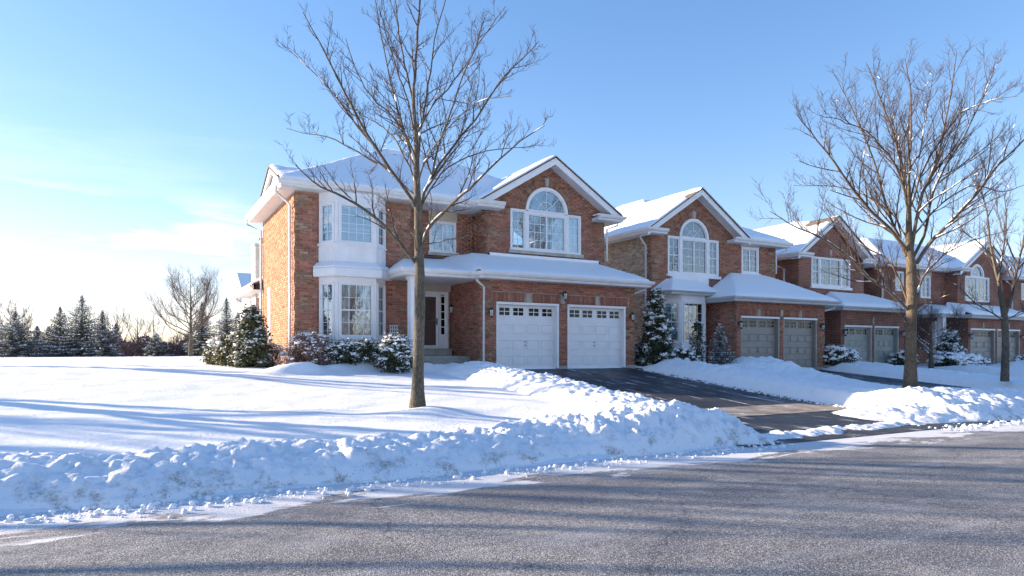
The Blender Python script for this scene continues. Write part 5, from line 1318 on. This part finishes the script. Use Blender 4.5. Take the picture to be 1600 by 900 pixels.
# ------------------------------------------------------------------ foliage
def quads(C, Nn, size, seed=0, asp=1.6):
    """small leaf faces at C with normals Nn"""
    rg = np.random.default_rng(seed); n = len(C); Nn = Nn/(np.linalg.norm(Nn, axis=1, keepdims=True)+1e-9)
    r = rg.normal(0, 1, (n, 3)); A = np.cross(Nn, r); A /= np.linalg.norm(A, axis=1, keepdims=True)+1e-9; B = np.cross(Nn, A)
    s = (np.asarray(size)*(.6+.8*rg.random(n)))[:, None]
    V = np.stack([C-A*s*asp*.5, C-B*s*.42, C+A*s*asp*.5, C+B*s*.42], 1).reshape(-1, 3)
    F = np.arange(n*4).reshape(-1, 4); return V, F, np.repeat(rg.random(n), 4)
def clump_crown(name, loc, label, group, shape, h, w, nclump, per, leaf, mat, snow=.5, seed=0, cat='bush', trunk=None, loose=.12, snowsz=1.0, blobr=.05, openess=0, flat=1.0):
    """crown of leaf clumps: shape 'round' | 'cone' | 'egg'"""
    rg = np.random.default_rng(seed); root = empty(name, loc, label, cat, group); L = np.array(loc)
    zf = rg.random(nclump)**(.9 if shape != 'cone' else 1.25); a = rg.random(nclump)*2*np.pi
    prof = {'round': lambda z: np.sqrt(np.clip(1-(2*z-.85)**2/1.35, .05, 1)), 'cone': lambda z: np.clip(1-z, .03, 1)**.75*np.clip(.72+z*2, 0, 1), 'egg': lambda z: np.sqrt(np.clip(1-(1.75*z-.62)**2/1.3, .03, 1))}[shape]
    rr = prof(zf)*w*(.72+.30*rg.random(nclump)**.6); rr *= 1+.16*np.sin(a*3+seed)+.10*np.sin(a*5+zf*9)
    inner = rg.random(nclump) < .25; rr = np.where(inner, rr*.5, rr)
    C = np.stack([rr*np.cos(a), rr*np.sin(a), zf*h*.97+.03], -1)+L
    O = (C-L)*np.array([1, 1, .25]); O /= np.linalg.norm(O, axis=1, keepdims=True)+1e-9
    cc = np.repeat(C, per, 0)+rg.normal(0, loose, (nclump*per, 3))*np.array([1, 1, .75]); nn = np.repeat(O, per, 0)+rg.normal(0, .7, (nclump*per, 3))
    cc[:, 2] = np.maximum(cc[:, 2], L[2]+.0)
    V, F, rn = quads(cc, nn, leaf, seed); rn = np.clip(rn*.6+np.repeat(np.repeat(rg.random(nclump), per), 4)*.5, 0, 1)
    npmesh('foliage', V, F, mat, root, attrs={'rnd': ('POINT', rn)})
    # woody core
    ns = 10; st = [[L+np.array([0, 0, -.1]), L+np.array([math.cos(q)*w*.3, math.sin(q)*w*.3, h*.35]), L+np.array([math.cos(q)*w*.55, math.sin(q)*w*.55, h*.7])] for q in rg.random(ns)*6.28] if shape != 'cone' else [[L+np.array([0, 0, -.1]), L+np.array([0, 0, h*.5]), L+np.array([0, 0, h*.95])]]
    V, F = tubes(st, [[.03, .02, .008]]*len(st) if shape != 'cone' else [[.08, .05, .01]], 5); npmesh('stem', V, F, M['bark'], root)
    if snow > 0:
        up = (C[:, 2]-L[2])/h; k = rg.random(nclump) < snow*(.55+.6*up); k &= ~inner
        S = C[k]+O[k]*loose*.55+np.array([0, 0, loose*.5]); m = 3; S = np.repeat(S, m, 0)+rg.normal(0, loose*.55, (len(S)*m, 3))*np.array([1, 1, .45])
        sz = blobr*(.35+.9*rg.random(len(S))**1.4)*snowsz
        V, F = blobs(S, np.stack([sz*1.2, sz*1.2, sz*.62*flat], -1), seed, 1.0, .42); npmesh('snow_cap', V, F, M['snow'], root, smooth=True, kind='stuff')
        Q = np.repeat(C[k], 14, 0)+np.repeat(O[k], 14, 0)*loose*.6+rg.normal(0, loose*1.1, (k.sum()*14, 3)); Nn = rg.normal(0, .35, Q.shape)+np.array([0, 0, 1])+np.repeat(O[k], 14, 0)*.4
        V, F, _ = quads(Q, Nn, leaf*.95, seed+1, 1.3); npmesh('snow_dust', V, F, M['snow'], root, kind='stuff')
    return root
B = clump_crown
def at(u, t, dz=0): p = gp(u, t); return (p[0], p[1], p[2]+dz)
B('evergreen_shrub', at(393, 20.9), 'large dark pointed evergreen shrub at the left corner of the first house', None, 'cone', 1.80, .62, 230, 44, .062, M['needle2'], .62, 1, loose=.10, blobr=.065)
B('evergreen_shrub', at(362, 21.6), 'lower evergreen shrub just left of the pointed one, its top capped with snow', None, 'round', .95, .50, 110, 42, .058, M['needle2'], .4, 2, loose=.09, blobr=.08)
B('evergreen_shrub', at(343, 22.6), 'rounded evergreen shrub at the far left end of the bed, thick snow on its top', None, 'round', .72, .42, 80, 40, .058, M['needle2'], .45, 3, loose=.09, blobr=.11, flat=.8)
B('deciduous_bush', at(484, 20.85), 'twiggy reddish brown bush dusted with snow, left of the bay window', None, 'round', .98, .72, 200, 34, .032, M['russet'], .85, 4, loose=.09, blobr=.042)
B('evergreen_shrub', at(425, 21.3), 'small brownish bush half hidden between the pointed evergreen and the house corner', None, 'round', .62, .36, 60, 34, .035, M['russet'], .6, 14, loose=.09, blobr=.05)
B('boxwood_bush', at(536, 20.9), 'dark green snowy bush under the middle of the bay window', None, 'round', .62, .48, 130, 34, .042, M['needle'], .8, 5, loose=.08, blobr=.055)
B('boxwood_bush', at(572, 21.0), 'dark green snowy bush under the right side of the bay window', None, 'round', .58, .42, 110, 34, .042, M['needle'], .7, 6, loose=.08, blobr=.05)
B('boxwood_bush', at(617, 20.7), 'taller bush heaped with snow beside the white porch column', None, 'egg', 1.0, .54, 180, 36, .045, M['needle'], .9, 7, loose=.085, blobr=.062)
B('cone_evergreen', at(1025, 26.4, -.05), 'tall cone-shaped evergreen speckled with snow at the left corner of the second house', None, 'cone', 3.0, .68, 380, 44, .058, M['needle'], .62, 8, cat='evergreen', loose=.10, blobr=.085)
B('evergreen_shrub', at(1003, 27.2), 'short snowy shrub between the first house garage and the tall cone-shaped evergreen', None, 'round', .8, .34, 70, 32, .05, M['needle'], .9, 9, loose=.09, blobr=.07)
B('boxwood_bush', at(1063, 26.6, .12), 'round clipped bush capped with snow under the bay window of the second house', None, 'round', .58, .58, 130, 38, .045, M['needle'], .9, 10, loose=.07, blobr=.09)
B('sparse_shrub', at(1090, 26.8, .1), 'thin upright sparse shrub in front of the second house bay window', None, 'egg', 1.75, .26, 60, 24, .05, M['needle'], .35, 11, loose=.08, blobr=.035)
B('boxwood_bush', at(1303, 31.4, .15), 'left one of two round snowy bushes beside the sage garage doors', None, 'round', .72, .50, 110, 34, .06, M['needle'], .95, 12, loose=.09, blobr=.10)
B('boxwood_bush', at(1324, 31.6, .15), 'right one of two round snowy bushes beside the sage garage doors', None, 'round', .60, .40, 90, 34, .06, M['needle'], .95, 13, loose=.09, blobr=.10)
B('cone_evergreen', at(1485, 36.5), 'small cone-shaped snowy evergreen behind the round bushes at the fourth house', None, 'cone', 1.75, .80, 190, 34, .07, M['needle'], .8, 15, cat='evergreen', loose=.12, blobr=.09)
B('boxwood_bush', at(1480, 35.4, .05), 'round snow-covered bush left of the small evergreen cone at the fourth house', None, 'round', .60, .62, 110, 30, .06, M['needle'], 1.0, 16, loose=.09, blobr=.13)
B('boxwood_bush', at(1505, 35.4, .05), 'round snow-covered bush in the middle of the three at the fourth house', None, 'round', .55, .52, 100, 30, .06, M['needle'], 1.0, 17, loose=.09, blobr=.13)
B('boxwood_bush', at(1524, 35.6, .05), 'round snow-covered bush nearest the grey garage of the fourth house', None, 'round', .48, .45, 90, 30, .06, M['needle'], 1.0, 18, loose=.09, blobr=.12)
B('boxwood_bush', at(1600, 40), 'dark snowy bush cut by the right edge of the picture', None, 'round', .7, .6, 90, 30, .07, M['needle'], .9, 19, loose=.1, blobr=.11)
B('boxwood_bush', at(1412, 34.5), 'snowy bush half hidden behind the trunk of the large street tree', None, 'round', .7, .5, 80, 30, .06, M['needle'], .9, 20, loose=.09, blobr=.1)

# ------------------------------------------------------------------ spruces
def spruce_data(h, w, seed, nper=9, q=.075, snow=.5):
    rg = np.random.default_rng(seed); C = []; Nn = []; ZS = []; SN = []; z = .10*h; paths = []; rads = []
    while z < h*.985:
        f = z/h; L = w*(1-f)**.95*(.80+.35*rg.random()); k = max(4, int(nper*(1-f*.55)))
        a0 = rg.random()*6.28
        for j in range(k):
            a = a0+j*6.283/k+rg.normal(0, .18); l = L*(.68+.5*rg.random()); dv = np.array([math.cos(a), math.sin(a), 0]); rise = .25*f+.02; m = max(3, int(l/.10))
            s = np.linspace(.12, 1, m); P = dv[None]*(s*l)[:, None]; P[:, 2] += z+l*(rise*s-.42*(1-f)*s**1.6+.24*s**3)
            paths.append(np.array([[0, 0, z], P[m//2], P[-1]])); rads.append([.022*(1-f)+.006, .012, .004])
            side = np.array([-dv[1], dv[0], 0])
            per = 9
            wd = (.24*l*(1-s*.75)+.04)[:, None]
            for t in range(per):
                o = rg.uniform(-1, 1, (m, 1)); Q = P+side[None]*o*wd+rg.normal(0, .028, (m, 3)); Q[:, 2] -= np.abs(o[:, 0])*.05+rg.random(m)*.06
                C.append(Q); ZS.append(np.full(m, 1-f*.62)); Nn.append(np.array([0, 0, 1])+rg.normal(0, .55, (m, 3)))
            if rg.random() < snow*(1.15-f*.6):
                for t in range(5):
                    sel = s > .3; o = rg.uniform(-1, 1, (sel.sum(), 1)); Q = P[sel]+side[None]*o*wd[sel]*.85+rg.normal(0, .018, (sel.sum(), 3)); Q[:, 2] += .035; SN.append(Q)
        z += h*(.036+.012*rg.random())*(1.15-f*.55)
    return np.vstack(C), np.vstack(Nn), np.vstack(SN), np.concatenate(ZS), np.array(paths), np.array(rads)
def spruce(loc, h, w, label, seed, q=.10, snow=.5, mat='spruce', group=None):
    C, Nn, SN, ZS, P, R = spruce_data(h, w, seed, snow=snow); L = np.array(loc); root = empty('spruce_tree', loc, label, 'spruce', group)
    V, F = tubes([np.array([[0, 0, -.2], [0, 0, h*.5], [0, 0, h*1.01]])+L], [[.03*h, .018*h, .006]], 8); npmesh('trunk', V, F, M['bark'], root, smooth=True)
    V, F = tubes(P+L, R, 4); npmesh('branch', V, F, M['bark'], root, kind='stuff')
    V, F, rn = quads(C+L, Nn, q*ZS, seed, 1.9); npmesh('foliage', V, F, M[mat], root, attrs={'rnd': ('POINT', rn)})
    V, F, _ = quads(SN+L, np.random.default_rng(seed).normal(0, .3, SN.shape)+np.array([0, 0, 1]), q*.95, seed+3, 1.5); npmesh('branch_snow', V, F, M['snow'], root, kind='stuff')
    return root
for (u, t, top, w, lab, sd) in [
    (128, 46, 461, 2.0, 'tallest and fullest spruce in the middle of the left group', 1), (94, 47, 479, 1.5, 'narrower spruce just left of the tallest one', 2), (160, 45, 484, 1.35, 'snowy spruce just right of the tallest one', 3),
    (24, 44, 486, 1.7, 'broad snowy spruce near the left edge of the picture', 4), (58, 52, 508, 1.2, 'short spruce in the gap between the broad left one and the group', 5), (-14, 46, 490, 1.6, 'spruce cut by the left edge of the picture', 6),
    (354, 40, 465, 1.15, 'blue-green snowy spruce standing just left of the first house', 7), (316, 52, 473, 1.6, 'greyish spruce behind the fan-shaped bare tree', 8), (372, 44, 487, .9, 'small dark spruce squeezed between the blue-green spruce and the house', 9),
    (244, 52, 521, 1.1, 'low spruce in front of the purplish thicket', 10), (181, 60, 505, .9, 'small spruce behind the right end of the left group', 11), (76, 49, 510, 1.1, 'short spruce tucked left of the narrower spruce', 12)]:
    p = gp(u, t); h = CH+t*(HZ-top)/FOC-p[2]
    spruce(p, h, w*1.1, lab, sd, q=.085*t/45, snow=.75, group=None)
spruce(at(1125, 26.4, .1), 1.75, .62, 'small snow-loaded conifer between the bay and the garage of the second house', 33, q=.045, snow=1.0)
# purplish thicket on the skyline (reads as one mass)
rg = np.random.default_rng(5); P = []; R = []
for i in range(2600):
    u = rg.choice([rg.uniform(165, 330), rg.uniform(-60, 420)], p=[.75, .25]); t = rg.uniform(52, 66); b = ray(u, 550, t); z0 = float(ground(np.array([b[0]]), np.array([b[1]]))[0]); hh = rg.uniform(.5, 2.6)*(.6+.5*vnoise(np.array([u*.035]), np.array([3.]), 3)[0])
    a = rg.normal(0, .25, 2); P.append([[b[0], b[1], z0], [b[0]+a[0]*hh*.4, b[1]+a[1]*hh*.4, z0+hh*.55], [b[0]+a[0]*hh+rg.normal(0, .1), b[1]+a[1]*hh, z0+hh]]); R.append([.022, .014, .006])
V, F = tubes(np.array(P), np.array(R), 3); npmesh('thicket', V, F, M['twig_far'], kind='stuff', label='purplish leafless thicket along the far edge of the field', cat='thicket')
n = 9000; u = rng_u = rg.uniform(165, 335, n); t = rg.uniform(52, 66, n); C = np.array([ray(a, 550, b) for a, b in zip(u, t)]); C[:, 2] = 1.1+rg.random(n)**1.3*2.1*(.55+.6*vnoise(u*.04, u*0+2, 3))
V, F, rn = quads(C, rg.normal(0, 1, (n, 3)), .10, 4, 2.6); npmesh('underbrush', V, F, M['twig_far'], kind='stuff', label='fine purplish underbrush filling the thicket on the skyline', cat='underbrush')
sn = C[rg.random(n) < .22]+np.array([0, 0, .03]); V, F, _ = quads(sn, rg.normal(0, .4, sn.shape)+np.array([0, 0, 1]), .09, 6, 1.8); npmesh('thicket_snow', V, F, M['snow'], kind='stuff', label='snow caught on the skyline thicket', cat='snow')
# far wooded ridge and roofs beyond the field
m, t_, b_ = newmat('hazed_far_wood', (.20, .21, .25), .95, .05); nn_ = noise(t_, .25, 6, .8, wpos(t_)); t_.links.new(ramp(t_, nn_.outputs[0], [(.35, (.13,.14,.17)), (.65, (.34,.36,.42))]).outputs[0], b_.inputs['Base Color']); M['farwood'] = m  # blue-grey: distance haze put into the colour of ridge and distant walls

xs_ = np.linspace(-330, 160, 330); ys_ = np.array([200, 212, 222, 235, 260.])
grid('wooded_ridge', xs_, ys_, lambda X, Y: -3+np.interp(Y, [200, 212, 222, 235, 260], [0, 4.2, 6.0, 6.2, 0])+2.6*(fbm(X*.12, Y*.12, 4, 9)-.5)*np.interp(Y, [200, 222], [0, 1]), M['farwood'], smooth=False, kind='structure')
for k, (u, t, wd, hh) in enumerate([(70, 95, 8, 3.0), (40, 105, 7, 3.2), (215, 110, 9, 2.6), (100, 120, 8, 3.)]):
    p = ray(u, 550, t); root = empty('distant_house', (p[0], p[1], -.5), ['low distant house with snowy roof behind the short spruce at left', 'distant snowy-roofed house behind the broad left spruce', 'distant low house behind the thicket', 'distant snowy-roofed house behind the spruce group'][k], 'house')
    fr = Fr(p[0]-wd/2, p[1], p[0]+wd/2, p[1])
    m = MB(); m.fbox(fr, 0, wd, -.5, hh*.6, -6, 0); m.build('wall', M['farwood'], root)
    m = MB(); m.fpoly(Fr(p[0]-wd/2-.4, p[1]+6.5, p[0]-wd/2-.4, p[1]-.5), [(0, hh*.6), (7, hh*.6), (3.5, hh+.2)], -wd-.8, 0); m.build('roof_snow', M['snow'], root)
import time
print('objects', len(bpy.data.objects), 'tris', sum(len(o.data.polygons) for o in bpy.data.objects if o.type == 'MESH'))
